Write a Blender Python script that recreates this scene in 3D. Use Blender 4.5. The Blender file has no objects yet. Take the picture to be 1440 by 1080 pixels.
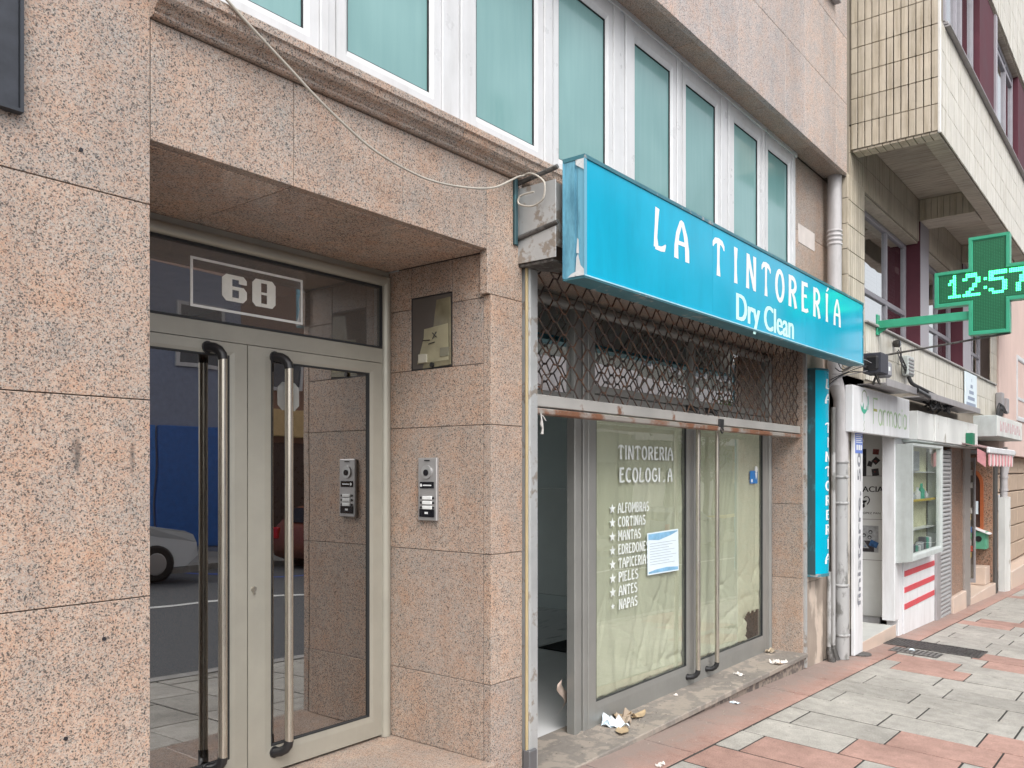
import bpy, bmesh, math, random
from mathutils import Vector, Matrix
random.seed(7)
S = bpy.context.scene
COL = S.collection
R = math.radians

# ---------------------------------------------------------------- camera, sky, sun, exposure
cam_d = bpy.data.cameras.new('camera'); cam = bpy.data.objects.new('camera', cam_d); COL.objects.link(cam)
cam_d.sensor_width = 36.0; cam_d.lens = 29.357; cam_d.shift_y = 0.0866
cam_d.clip_start = 0.05; cam_d.clip_end = 2000
cam.location = (0, -2.5, 1.70)
cam.rotation_euler = (R(90), 0, R(38.402 - 90))
S.camera = cam
W = bpy.data.worlds.new('World'); S.world = W; W.use_nodes = True
SUN_EL, SUN_ROT = R(50), R(216)
nt = W.node_tree; nt.nodes.clear()
sky = nt.nodes.new('ShaderNodeTexSky'); sky.sky_type = 'NISHITA'; sky.sun_disc = False
sky.sun_elevation = SUN_EL; sky.sun_rotation = SUN_ROT
sky.air_density = 1.0; sky.dust_density = 4.0; sky.ozone_density = 1.0
hs = nt.nodes.new('ShaderNodeHueSaturation'); hs.inputs['Saturation'].default_value = 0.22; hs.inputs['Value'].default_value = 1.0
bg = nt.nodes.new('ShaderNodeBackground'); bg.inputs['Strength'].default_value = 0.15
wo = nt.nodes.new('ShaderNodeOutputWorld')
nt.links.new(sky.outputs[0], hs.inputs['Color']); nt.links.new(hs.outputs[0], bg.inputs[0]); nt.links.new(bg.outputs[0], wo.inputs[0])
sd = bpy.data.lights.new('sun', 'SUN'); sd.energy = 0.65; sd.angle = R(30); sd.color = (1.0, 0.96, 0.90)
sun = bpy.data.objects.new('sun', sd); COL.objects.link(sun)
# the sky's sun_rotation turns clockwise from +Y
sdir = Vector((math.sin(SUN_ROT) * math.cos(SUN_EL), math.cos(SUN_ROT) * math.cos(SUN_EL), math.sin(SUN_EL)))
sun.rotation_euler = sdir.to_track_quat('Z', 'Y').to_euler(); sun.location = (0, -6, 12)
S.view_settings.view_transform = 'Standard'; S.view_settings.look = 'None'
S.view_settings.exposure = 0.95; S.view_settings.gamma = 1.0; S.view_settings.use_curve_mapping = False
S.render.engine = 'CYCLES'; S.cycles.max_bounces = 10; S.cycles.transparent_max_bounces = 16
S.cycles.glossy_bounces = 5; S.cycles.diffuse_bounces = 5
S.cycles.use_denoising = True

# ---------------------------------------------------------------- mesh helpers
class MB:
    def __init__(s): s.v = []; s.f = []; s.sm = []
    def add(s, vs, fs, smooth=False):
        o = len(s.v); s.v += [tuple(v) for v in vs]
        for f in fs: s.f.append(tuple(i + o for i in f)); s.sm.append(smooth)
        return s
    def box(s, x0, x1, y0, y1, z0, z1):
        vs = [(x, y, z) for x in (x0, x1) for y in (y0, y1) for z in (z0, z1)]
        return s.add(vs, [(0, 1, 3, 2), (4, 6, 7, 5), (0, 4, 5, 1), (2, 3, 7, 6), (0, 2, 6, 4), (1, 5, 7, 3)])
    def cbox(s, x0, x1, y0, y1, z0, z1, b=0.003):
        lo = (min(x0, x1), min(y0, y1), min(z0, z1)); hi = (max(x0, x1), max(y0, y1), max(z0, z1))
        b = min(b, *[(hi[i] - lo[i]) * 0.45 for i in range(3)])
        vs = []; idx = {}
        for sx in (0, 1):
            for sy in (0, 1):
                for sz in (0, 1):
                    sg = (sx, sy, sz)
                    for a in range(3):
                        p = []
                        for i in range(3):
                            e = hi[i] if sg[i] else lo[i]
                            if i != a: e += -b if sg[i] else b
                            p.append(e)
                        idx[(sg, a)] = len(vs); vs.append(p)
        fs = []
        for a in range(3):
            o = [i for i in range(3) if i != a]
            for e in (0, 1):
                q = []
                for (u, w) in ((0, 0), (1, 0), (1, 1), (0, 1)):
                    sg = [0, 0, 0]; sg[a] = e; sg[o[0]] = u; sg[o[1]] = w
                    q.append(idx[(tuple(sg), a)])
                fs.append(q)
        for a in range(3):          # edges along axis a
            o = [i for i in range(3) if i != a]
            for u in (0, 1):
                for w in (0, 1):
                    s0 = [0, 0, 0]; s0[o[0]] = u; s0[o[1]] = w; s1 = list(s0); s1[a] = 1
                    fs.append([idx[(tuple(s0), o[0])], idx[(tuple(s0), o[1])], idx[(tuple(s1), o[1])], idx[(tuple(s1), o[0])]])
        for sx in (0, 1):
            for sy in (0, 1):
                for sz in (0, 1):
                    fs.append([idx[((sx, sy, sz), a)] for a in range(3)])
        return s.add(vs, fs)
    def tube(s, pts, r, n=8, cap=True, closed=False):
        pts = [Vector(p) for p in pts]; m = len(pts); rings = []
        rr = r if isinstance(r, (list, tuple)) else [r] * m
        up = None
        for i in range(m):
            a = pts[i - 1] if i > 0 else pts[i]; c = pts[i + 1] if i < m - 1 else pts[i]
            t = (c - a).normalized()
            if up is None:
                up = Vector((0, 0, 1)) if abs(t.z) < 0.9 else Vector((1, 0, 0))
            x = t.cross(up)
            if x.length < 1e-6: x = t.orthogonal()
            x.normalize(); y = x.cross(t).normalized(); up = y
            rings.append([pts[i] + (x * math.cos(2 * math.pi * k / n) + y * math.sin(2 * math.pi * k / n)) * rr[i] for k in range(n)])
        vs = [v for g in rings for v in g]; fs = []
        for i in range(m - 1):
            for k in range(n):
                fs.append((i * n + k, i * n + (k + 1) % n, (i + 1) * n + (k + 1) % n, (i + 1) * n + k))
        s.add(vs, fs, True)
        if cap:
            s.add(rings[0], [tuple(range(n - 1, -1, -1))]); s.add(rings[-1], [tuple(range(n))])
        return s
    def prism_y(s, poly, y0, y1):
        """polygon in (x,z), extruded along y"""
        n = len(poly); vs = [(x, y0, z) for x, z in poly] + [(x, y1, z) for x, z in poly]
        return s.add(vs, [tuple(range(n)), tuple(range(2 * n - 1, n - 1, -1))] + [(i, i + n, (i + 1) % n + n, (i + 1) % n) for i in range(n)])
    def prism_x(s, poly, x0, x1):
        """polygon in (y,z), extruded along x"""
        n = len(poly); vs = [(x0, y, z) for y, z in poly] + [(x1, y, z) for y, z in poly]
        return s.add(vs, [tuple(range(n)), tuple(range(2 * n - 1, n - 1, -1))] + [(i, i + n, (i + 1) % n + n, (i + 1) % n) for i in range(n)])
    def prism_z(s, poly, z0, z1):
        n = len(poly); vs = [(x, y, z0) for x, y in poly] + [(x, y, z1) for x, y in poly]
        return s.add(vs, [tuple(range(n)), tuple(range(2 * n - 1, n - 1, -1))] + [(i, i + n, (i + 1) % n + n, (i + 1) % n) for i in range(n)])
    def ring(s, x0, x1, z0, z1, w, y0, y1, b=0.0):
        """mitred rectangular frame in the xz plane, front y0, back y1, bevel b on the inside front"""
        O = [(x0, z0), (x1, z0), (x1, z1), (x0, z1)]
        ws = w if isinstance(w, (tuple, list)) else (w, w, w, w)   # left, right, bottom, top
        def rect(d): return [(x0 + ws[0] * d, z0 + ws[2] * d), (x1 - ws[1] * d, z0 + ws[2] * d), (x1 - ws[1] * d, z1 - ws[3] * d), (x0 + ws[0] * d, z1 - ws[3] * d)]
        I = rect(1.0); M = rect(0.72)
        vs = [(x, y1, z) for x, z in O] + [(x, y0, z) for x, z in O] + [(x, y0, z) for x, z in M] + [(x, y0 + b, z) for x, z in I] + [(x, y1, z) for x, z in I]
        fs = []
        for i in range(4):
            j = (i + 1) % 4
            for l in range(4): fs.append((l * 4 + i, l * 4 + j, (l + 1) * 4 + j, (l + 1) * 4 + i))
            fs.append((16 + i, 16 + j, j, i))
        return s.add(vs, fs)
    def merge(s, o): return s.add(o.v, o.f) if True else s
    def xf(s, fn): s.v = [tuple(fn(*p)) for p in s.v]; return s
    def mesh(s, name, origin):
        me = bpy.data.meshes.new(name)
        me.from_pydata([(x - origin[0], y - origin[1], z - origin[2]) for x, y, z in s.v], [], s.f)
        me.polygons.foreach_set('use_smooth', s.sm)
        bm = bmesh.new(); bm.from_mesh(me); bmesh.ops.recalc_face_normals(bm, faces=bm.faces); bm.to_mesh(me); bm.free()
        me.update(); return me

WLOC = {}
def wl(o): return WLOC[o.name]
def _link(o, loc, parent):
    COL.objects.link(o); WLOC[o.name] = Vector(loc)
    if parent is not None:
        o.parent = parent; o.location = Vector(loc) - wl(parent)
    else: o.location = loc
    return o
def tag(o, label=None, cat=None, group=None, kind=None):
    if label: o['label'] = label
    if cat: o['category'] = cat
    if group: o['group'] = group
    if kind: o['kind'] = kind
    return o
def obj(name, mb, mat, parent=None, origin=None, **kw):
    if origin is None:
        xs = list(zip(*mb.v)); origin = [(min(a) + max(a)) / 2 for a in xs]
    me = mb.mesh(name, origin); me.materials.append(mat)
    return tag(_link(bpy.data.objects.new(name, me), origin, parent), **kw)
def thing(name, label, cat, loc, group=None):
    o = bpy.data.objects.new(name, None); o.empty_display_size = 0.2
    return tag(_link(o, loc, None), label, cat, group)
def copy_part(src, loc, parent, rot=None, name=None):
    o = src.copy(); COL.objects.link(o); WLOC[o.name] = Vector(loc); o.parent = parent
    o.location = Vector(loc) - (wl(parent) if parent else Vector((0, 0, 0)))
    if rot is not None: o.rotation_euler = rot
    return o
def ring_pts(n, r): return [(r * math.cos(2 * math.pi * k / n), r * math.sin(2 * math.pi * k / n)) for k in range(n)]

# ---------------------------------------------------------------- lettering
def font_mesh(txt, size=1.0, spacing=1.0):
    c = bpy.data.curves.new('lettering', 'FONT'); c.body = txt; c.size = size; c.space_character = spacing
    c.resolution_u = 4
    o = bpy.data.objects.new('lettering', c); COL.objects.link(o)
    dg = bpy.context.evaluated_depsgraph_get(); me = bpy.data.meshes.new_from_object(o.evaluated_get(dg))
    vs = [(v.co.x, v.co.y) for v in me.vertices]; fs = [tuple(p.vertices) for p in me.polygons]
    bpy.data.objects.remove(o); bpy.data.curves.remove(c); bpy.data.meshes.remove(me)
    return vs, fs
def font_fit(txt, w=None, h=None, bold=0.0):
    """flat lettering scaled so that its box is w wide and its caps h high; origin at left baseline"""
    vs, fs = font_mesh(txt)
    x0 = min(v[0] for v in vs); x1 = max(v[0] for v in vs); y1 = max(v[1] for v in vs)
    sy = h / y1; sx = (w / (x1 - x0)) if w else sy
    return [((x - x0) * sx, y * sy) for x, y in vs], fs
def arc(cx, cy, rx, ry, a0, a1, n=8, w0=.07, w1=None):
    w1 = w0 if w1 is None else w1
    return [(cx + rx * math.cos(R(a0 + (a1 - a0) * i / n)), cy + ry * math.sin(R(a0 + (a1 - a0) * i / n)), w0 + (w1 - w0) * i / n) for i in range(n + 1)]
# art nouveau capitals: lists of strokes (x, y, half width), caps one unit high
GL = {
 'L': ([[(.14, 1, .085), (.10, .6, .065), (.07, .3, .065), (.09, .06, .10)], [(.05, .05, .05), (.3, .06, .06), (.42, .09, .075), (.50, .20, .02)]], .52),
 'A': ([[(.07, 0, .085), (.07, .3, .075), (.13, .62, .07), (.27, .93, .06), (.30, .97, .03)], [(.26, .97, .03), (.33, .93, .06), (.46, .62, .08), (.52, .3, .085), (.53, 0, .085)], [(.10, .40, .05), (.5, .42, .055)]], .6),
 'T': ([[(.02, .74, .02), (.05, .84, .055), (.14, .92, .075), (.3, .945, .075), (.46, .92, .075), (.55, .84, .055), (.58, .74, .02)], [(.3, .95, .08), (.285, .7, .065), (.28, .35, .06), (.29, 0, .095)]], .6),
 'I': ([[(.10, 1, .095), (.09, .6, .065), (.09, .3, .065), (.10, 0, .09)]], .2),
 'N': ([[(.08, 0, .085), (.08, .5, .065), (.10, 1, .075)], [(.10, .97, .08), (.28, .5, .075), (.46, .05, .08)], [(.47, 0, .07), (.48, .5, .065), (.47, 1, .085)]], .58),
 'O': ([arc(.3, .5, .22, .45, 0, 360, 20, .075)], .6),
 'R': ([[(.09, 0, .09), (.09, .5, .075), (.09, 1, .08)], [(.09, .93, .06)] + arc(.24, .72, .20, .22, 90, -90, 8, .075) + [(.1, .50, .05)], [(.22, .50, .06), (.36, .3, .08), (.46, 0, .09)]], .55),
 'E': ([[(.10, 1, .08), (.08, .5, .075), (.10, 0, .08)], [(.08, .93, .06), (.42, .95, .07)], [(.08, .53, .045), (.36, .56, .055)], [(.08, .06, .06), (.3, .06, .065), (.45, .12, .06)]], .48),
 'C': ([arc(.33, .5, .25, .44, 50, 310, 14, .075)], .56),
 'G': ([arc(.33, .5, .25, .44, 50, 345, 14, .075), [(.33, .45, .05), (.58, .45, .06)]], .62),
 'M': ([[(.08, 0, .07), (.10, 1, .07)], [(.10, .97, .07), (.34, .35, .06)], [(.34, .35, .06), (.58, .97, .07)], [(.58, 1, .07), (.6, 0, .08)]], .7),
 'S': ([arc(.26, .73, .19, .21, 40, 270, 9, .07) + arc(.26, .27, .2, .21, 90, -140, 9, .075)], .52),
 'P': ([[(.09, 0, .09), (.09, 1, .08)], [(.09, .93, .06)] + arc(.24, .70, .20, .23, 90, -90, 8, .075) + [(.1, .47, .05)]], .5),
 'F': ([[(.10, 0, .085), (.10, 1, .08)], [(.08, .93, .06), (.42, .95, .07)], [(.08, .5, .045), (.36, .53, .055)]], .45),
 'B': ([[(.09, 0, .08), (.09, 1, .08)], [(.09, .93, .05)] + arc(.22, .74, .18, .20, 90, -90, 7, .065) + [(.1, .53, .05)], [(.1, .52, .05)] + arc(.24, .28, .21, .23, 90, -90, 7, .07) + [(.1, .05, .05)]], .52),
 'D': ([[(.09, 0, .08), (.09, 1, .08)], [(.09, .93, .06)] + arc(.2, .5, .3, .44, 90, -90, 10, .075) + [(.1, .06, .06)]], .56),
 '*': ([[(.25, .15, .09), (.25, .75, .05)], [(.02, .55, .03), (.48, .4, .05)], [(.08, .2, .05), (.42, .72, .03)], [(.42, .2, .05), (.08, .72, .03)]], .5),
 ' ': ([], .3),
}
def ribbon(pts):
    vs = []; fs = []
    P = [Vector((p[0], p[1])) for p in pts]
    for i, p in enumerate(P):
        a = P[i - 1] if i else p; b = P[i + 1] if i < len(P) - 1 else p
        t = (b - a)
        if t.length < 1e-6: t = Vector((0, 1))
        t.normalize(); n = Vector((-t.y, t.x)) * pts[i][2]
        vs += [p + n, p - n]
    for i in range(len(P) - 1): fs.append((2 * i, 2 * i + 1, 2 * i + 3, 2 * i + 2))
    return [(v.x, v.y) for v in vs], fs
def glyph(ch, acute=False):
    vs = []; fs = []; k = 0
    st = list(GL[ch][0])
    if acute: st = st + [[(.06, 1.06, .03), (.22, 1.22, .045)]]
    lay = []
    for s in st:
        v, f = ribbon(s); o = len(vs); vs += v; fs += [tuple(i + o for i in q) for q in f]; lay += [k] * len(v); k += 1
    return vs, fs, lay
def put_y(mb, vs, fs, x, z, sx, sz, y, lay=None, slant=0.0, th=0.0012):
    """flat lettering on a plane of constant y, facing -y; every stroke has its own hair of depth"""
    mb.add([(x + a * sx, y - (th * 0.25 * lay[i] if lay else 0), z + b * sz + slant * a * sx) for i, (a, b) in enumerate(vs)], fs)
def put_x(mb, vs, fs, y, z, sy, sz, x, lay=None):
    mb.add([(x - (0.0003 * lay[i] if lay else 0), y - a * sy, z + b * sz) for i, (a, b) in enumerate(vs)], fs)
def word_y(mb, txt, x0, x1, z, h, y):
    w = sum(GL[c][1] + .08 for c in txt) - .08; k = (x1 - x0) / w; x = x0
    for c in txt:
        if c != ' ':
            vs, fs, lay = glyph(c); put_y(mb, vs, fs, x, z, k, h, y, lay)
        x += (GL[c][1] + .08) * k

# ---------------------------------------------------------------- materials
def lin(c): return tuple(c) + (1.0,)
class Mat:
    def __init__(s, name, rough=.5, metal=0.0, spec=.5):
        s.m = bpy.data.materials.new(name); s.m.use_nodes = True; s.t = s.m.node_tree
        s.b = s.t.nodes['Principled BSDF']; s.out = s.t.nodes['Material Output']
        s.b.inputs['Roughness'].default_value = rough; s.b.inputs['Metallic'].default_value = metal
        s.b.inputs['Specular IOR Level'].default_value = spec
    def n(s, typ, **kw):
        n = s.t.nodes.new('ShaderNode' + typ)
        for k, v in kw.items():
            if k in n.inputs: n.inputs[k].default_value = v
            else: setattr(n, k, v)
        return n
    def l(s, a, b): s.t.links.new(a, b); return s
    def pos(s, scale=(1, 1, 1), rnd=True):
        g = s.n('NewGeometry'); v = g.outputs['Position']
        if rnd:
            oi = s.n('ObjectInfo'); ma = s.n('VectorMath', operation='SCALE'); cmb = s.n('CombineXYZ')
            for i in range(3): s.l(oi.outputs['Random'], cmb.inputs[i])
            s.l(cmb.outputs[0], ma.inputs[0]); ma.inputs['Scale'].default_value = 37.0
            ad = s.n('VectorMath', operation='ADD'); s.l(v, ad.inputs[0]); s.l(ma.outputs[0], ad.inputs[1]); v = ad.outputs[0]
        if tuple(scale) != (1, 1, 1):
            mu = s.n('VectorMath', operation='MULTIPLY'); s.l(v, mu.inputs[0]); mu.inputs[1].default_value = scale; v = mu.outputs[0]
        return v
    def noise(s, v, scale, detail=3, rough=.6):
        n = s.n('TexNoise', Scale=scale, Detail=detail, Roughness=rough); s.l(v, n.inputs['Vector']); return n
    def ramp(s, fac, stops, mode='LINEAR'):
        r = s.n('ValToRGB'); cr = r.color_ramp; cr.interpolation = mode
        while len(cr.elements) < len(stops): cr.elements.new(0.5)
        for e, (p, c) in zip(cr.elements, stops): e.position = p; e.color = lin(c) if len(c) == 3 else c
        s.l(fac, r.inputs[0]); return r.outputs[0]
    def mix(s, fac, a, b, mode='MIX'):
        m = s.n('Mix', data_type='RGBA', blend_type=mode)
        for src, i in ((fac, 0), (a, 6), (b, 7)):
            if isinstance(src, (int, float)): m.inputs[i].default_value = src
            elif isinstance(src, tuple): m.inputs[i].default_value = lin(src)
            else: s.l(src, m.inputs[i])
        return m.outputs[2]
    def bump(s, h, strength=.3, dist=.002):
        b = s.n('Bump', Strength=strength, Distance=dist); s.l(h, b.inputs['Height']); s.l(b.outputs[0], s.b.inputs['Normal'])
    def col(s, c):
        if isinstance(c, tuple): s.b.inputs['Base Color'].default_value = lin(c)
        else: s.l(c, s.b.inputs['Base Color'])
        return s
def g3(v): return (v, v, v)

def granite(name, tint=(1, 1, 1), rough=.32, k=1.0):
    M = Mat(name, rough=rough, spec=.45)
    v = M.pos()
    d = M.noise(v, 90, 2); dv = M.n('VectorMath', operation='SCALE'); M.l(d.outputs['Color'], dv.inputs[0]); dv.inputs['Scale'].default_value = .0035
    vv = M.n('VectorMath', operation='ADD'); M.l(v, vv.inputs[0]); M.l(dv.outputs[0], vv.inputs[1])
    v1 = M.n('TexVoronoi', Scale=300.0 * k); M.l(vv.outputs[0], v1.inputs['Vector'])
    sp = M.n('SeparateColor'); M.l(v1.outputs['Color'], sp.inputs[0])
    c1 = M.ramp(sp.outputs[0], [(0, (.035, .033, .034)), (.11, (.17, .15, .145)), (.23, (.36, .315, .29)), (.34, (.54, .385, .305)), (.56, (.60, .455, .375)), (.76, (.62, .545, .48)), (.90, (.49, .445, .415))], 'CONSTANT')
    v2 = M.n('TexVoronoi', Scale=150.0 * k); M.l(vv.outputs[0], v2.inputs['Vector'])
    sp2 = M.n('SeparateColor'); M.l(v2.outputs['Color'], sp2.inputs[0])
    c2 = M.ramp(sp2.outputs[1], [(0, (.57, .37, .28)), (.26, (.59, .445, .37)), (.56, (.55, .485, .43)), (.84, (.44, .39, .36))], 'CONSTANT')
    c = M.mix(.32, c1, c2)
    # sparse black grains
    v3 = M.n('TexVoronoi', Scale=215.0 * k); M.l(vv.outputs[0], v3.inputs['Vector'])
    sp3 = M.n('SeparateColor'); M.l(v3.outputs['Color'], sp3.inputs[0])
    blk = M.ramp(sp3.outputs[2], [(0, (1, 1, 1)), (.075, (0, 0, 0))], 'CONSTANT')
    c = M.mix(M.mix(1.0, blk, g3(.85), 'MULTIPLY'), c, (.07, .062, .06))
    big = M.noise(v, 7.5, 4, .65); cb = M.ramp(big.outputs[0], [(.30, (.86, .93, .98)), (.5, (1, 1, 1)), (.70, (1.04, .93, .85))])
    c = M.mix(1.0, c, cb, 'MULTIPLY'); c = M.mix(1.0, c, tint, 'MULTIPLY')
    oi = M.n('ObjectInfo'); pr = M.ramp(oi.outputs['Random'], [(0, (.87, .88, .90)), (1, (1.05, 1.01, .98))]); c = M.mix(1.0, c, pr, 'MULTIPLY')
    # rain and hand grime
    vs = M.pos((1.6, 1.6, .35), rnd=False); st = M.noise(vs, 2.2, 5, .7); sr = M.ramp(st.outputs[0], [(.42, (1, 1, 1)), (.72, (.78, .75, .73))]); c = M.mix(.7, c, M.mix(1.0, c, sr, 'MULTIPLY'))
    # two dark smears where the pier by the door has been knocked and handled
    sm = M.noise(M.pos((70, 70, 22), rnd=False), 1.0, 4, .7)
    for (sx_, sz_, rx_, rz_) in ((1.115, 1.755, .020, .085), (1.282, 1.75, .010, .075)):
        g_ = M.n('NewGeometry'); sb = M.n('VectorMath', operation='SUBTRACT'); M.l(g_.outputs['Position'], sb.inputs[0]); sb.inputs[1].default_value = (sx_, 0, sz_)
        ml = M.n('VectorMath', operation='MULTIPLY'); M.l(sb.outputs[0], ml.inputs[0]); ml.inputs[1].default_value = (1 / rx_, 1 / .05, 1 / rz_)
        ln = M.n('VectorMath', operation='LENGTH'); M.l(ml.outputs[0], ln.inputs[0])
        ads = M.n('Math', operation='MULTIPLY_ADD'); M.l(sm.outputs[0], ads.inputs[0]); ads.inputs[1].default_value = 1.8; M.l(ln.outputs['Value'], ads.inputs[2])
        mk = M.ramp(ads.outputs[0], [(.55, g3(.75)), (1.0, g3(0))]); hf = M.n('Math', operation='MULTIPLY'); M.l(ads.outputs[0], hf.inputs[0]); hf.inputs[1].default_value = .55; M.l(hf.outputs[0], mk.node.inputs[0])
        c = M.mix(mk, c, (.07, .06, .055))
    M.col(c)
    rr = M.ramp(d.outputs[0], [(.3, g3(rough - .06)), (.7, g3(rough + .1))]); M.l(rr, M.b.inputs['Roughness'])
    return M.m
GRANITE = granite('pink_granite', (.83, .83, .805))
GRANITE_POLISH_LIFTED = granite('polished_granite_brightened', (1.10, 1.06, 1.0), .16)  # polished stone, its colour also raised to brighten the shaded soffit
GRANITE_POLISH_LIFTED.node_tree.nodes['Principled BSDF'].inputs['Specular IOR Level'].default_value = .95
GRANITE_UP = granite('pink_granite_pale_bluish', (1.08, 1.17, 1.26), .4)  # same granite with a paler, bluer tint for the upper storey
GRANITE_BROWN = granite('brown_granite', (.66, .52, .43), .35, .38)
def plain(name, c, rough=.5, metal=0.0, var=.12, scale=8, bump=0.0, bscale=60, spec=.5, grime=0.0):
    M = Mat(name, rough, metal, spec); v = M.pos()
    n = M.noise(v, scale, 4)
    lo = tuple(x * (1 - var) for x in c); hi = tuple(min(1, x * (1 + var * .7)) for x in c)
    cc = M.ramp(n.outputs[0], [(.3, lo), (.7, hi)])
    if grime:
        vs = M.pos((3, 3, .5), rnd=False); st = M.noise(vs, 3, 5, .7)
        sr = M.ramp(st.outputs[0], [(.45, (1, 1, 1)), (.75, (.45, .42, .38))]); cc = M.mix(grime, cc, M.mix(1.0, cc, sr, 'MULTIPLY'))
    M.col(cc)
    rr = M.ramp(n.outputs[0], [(.25, g3(max(0, rough - .08))), (.75, g3(min(1, rough + .1)))]); M.l(rr, M.b.inputs['Roughness'])
    if bump:
        b = M.noise(v, bscale, 3); M.bump(b.outputs[0], bump)
    return M.m
def metal(name, c, rough=.38, met=.85):
    M = Mat(name, rough, met); v = M.pos(); vb = M.pos((60, 60, .8)); n = M.noise(vb, 5, 3); n2 = M.noise(v, 4, 4)
    cc = M.ramp(n2.outputs[0], [(.3, tuple(x * .86 for x in c)), (.7, c)]); M.col(cc)
    rr = M.ramp(n.outputs[0], [(.3, g3(rough - .07)), (.7, g3(rough + .08))]); M.l(rr, M.b.inputs['Roughness']); return M.m
def worn(name, c, under, amount=.5, scale=14, rough=.5, metal=0.0, stretch=(1, 1, 1)):
    """paint or zinc with patches worn or rusted through to what is under it"""
    M = Mat(name, rough, metal); v = M.pos(stretch); n = M.noise(v, scale, 6, .7); n2 = M.noise(v, scale * .25, 3)
    a = M.n('Math', operation='ADD'); M.l(n.outputs[0], a.inputs[0]); M.l(n2.outputs[0], a.inputs[1])
    ha = M.n('Math', operation='MULTIPLY'); M.l(a.outputs[0], ha.inputs[0]); ha.inputs[1].default_value = .5
    t = .5 + (.5 - amount) * .8
    m = M.ramp(ha.outputs[0], [(t - .03, (0, 0, 0)), (t + .03, (1, 1, 1))])
    fine = M.ramp(n2.outputs[0], [(.3, tuple(x * .82 for x in c)), (.7, tuple(min(1, x * 1.1) for x in c))])
    un = M.ramp(n.outputs[0], [(.3, tuple(x * .6 for x in under)), (.7, under)])
    M.col(M.mix(m, fine, un)); M.bump(m, .25, .002); return M.m
def glass(name, tint=(.75, .78, .76), base=.06, rough=.0, refl=(1, 1, 1), grey_lift=0.0):
    M = Mat(name); M.t.nodes.remove(M.b)
    tr = M.n('BsdfTransparent'); tr.inputs[0].default_value = lin(tint)
    gl = M.n('BsdfGlossy', Roughness=rough); gl.inputs[0].default_value = lin(refl)
    wv = M.n('TexNoise', Scale=2.2, Detail=1.0); M.l(M.pos(), wv.inputs['Vector']); bp = M.n('Bump', Strength=.06, Distance=.02); M.l(wv.outputs[0], bp.inputs['Height']); M.l(bp.outputs[0], gl.inputs['Normal'])
    fr = M.n('Fresnel', IOR=1.5)
    ma = M.n('MapRange'); ma.inputs['From Min'].default_value = 0.0; ma.inputs['From Max'].default_value = 1.0
    ma.inputs['To Min'].default_value = base; ma.inputs['To Max'].default_value = 1.0
    M.l(fr.outputs[0], ma.inputs[0])
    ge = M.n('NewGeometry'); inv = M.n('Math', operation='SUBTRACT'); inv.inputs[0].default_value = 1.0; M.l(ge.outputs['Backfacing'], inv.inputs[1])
    fa = M.n('Math', operation='MULTIPLY'); M.l(ma.outputs[0], fa.inputs[0]); M.l(inv.outputs[0], fa.inputs[1])
    mx = M.n('MixShader'); M.l(fa.outputs[0], mx.inputs[0]); M.l(tr.outputs[0], mx.inputs[1]); M.l(gl.outputs[0], mx.inputs[2])
    if grey_lift:  # grey diffuse share painted in to brighten the pane
        df = M.n('BsdfDiffuse'); df.inputs[0].default_value = (.45, .44, .42, 1); m2 = M.n('MixShader'); m2.inputs[0].default_value = grey_lift
        M.l(mx.outputs[0], m2.inputs[1]); M.l(df.outputs[0], m2.inputs[2]); M.l(m2.outputs[0], M.out.inputs[0])
    else: M.l(mx.outputs[0], M.out.inputs[0])
    return M.m
def emit(name, c, strength):
    M = Mat(name, .3); M.col(c); M.b.inputs['Emission Color'].default_value = lin(c); M.b.inputs['Emission Strength'].default_value = strength; return M.m

M_MORTAR = plain('dark_joint', (.10, .085, .075), .9)
M_ALU = metal('champagne_aluminium', (.40, .385, .33), .42, .35)
M_ALU_GREY = metal('grey_aluminium', (.295, .295, .28), .42, .35)
M_BRONZE = metal('brown_bronze_aluminium', (.26, .21, .185), .38)
M_BARMETAL = metal('brushed_bar_metal', (.56, .52, .45), .28)
M_BLACK = plain('black_plastic', (.018, .018, .02), .35)
M_WHITEPVC = plain('white_window_profile', (.62, .63, .645), .32, var=.05, grime=.25)
M_GASKET = plain('black_gasket', (.02, .022, .024), .6)
M_LETTERW = plain('white_vinyl', (.78, .80, .80), .4, var=.06)
M_ZINC = worn('galvanised_steel', (.46, .47, .47), (.33, .29, .25), .42, 20, .5, .35)
M_RUSTBAR = worn('rusty_galvanised_bar', (.47, .455, .43), (.26, .13, .08), .33, 9, .55, .25)
M_RUST = worn('rusty_steel', (.30, .21, .16), (.34, .13, .06), .6, 12, .75, .1)
M_WIRE = worn('rusty_wire', (.13, .10, .088), (.22, .12, .075), .45, 30, .6, .3)
M_DOORGLASS = glass('bronze_tinted_glass', (.42, .385, .34), .35)
M_SHOPGLASS = glass('shop_glass', (.93, .945, .92), .10)
M_BAYGLASS = glass('bay_glass', (.90, .92, .91), .10)
M_TRANSOM = glass('pale_tinted_glass', (.72, .70, .66), .20, grey_lift=.10)  # grey share stands in for light from the dark lobby behind
M_PLAINGLASS = glass('clear_glass', (.60, .64, .64), .62)

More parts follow.
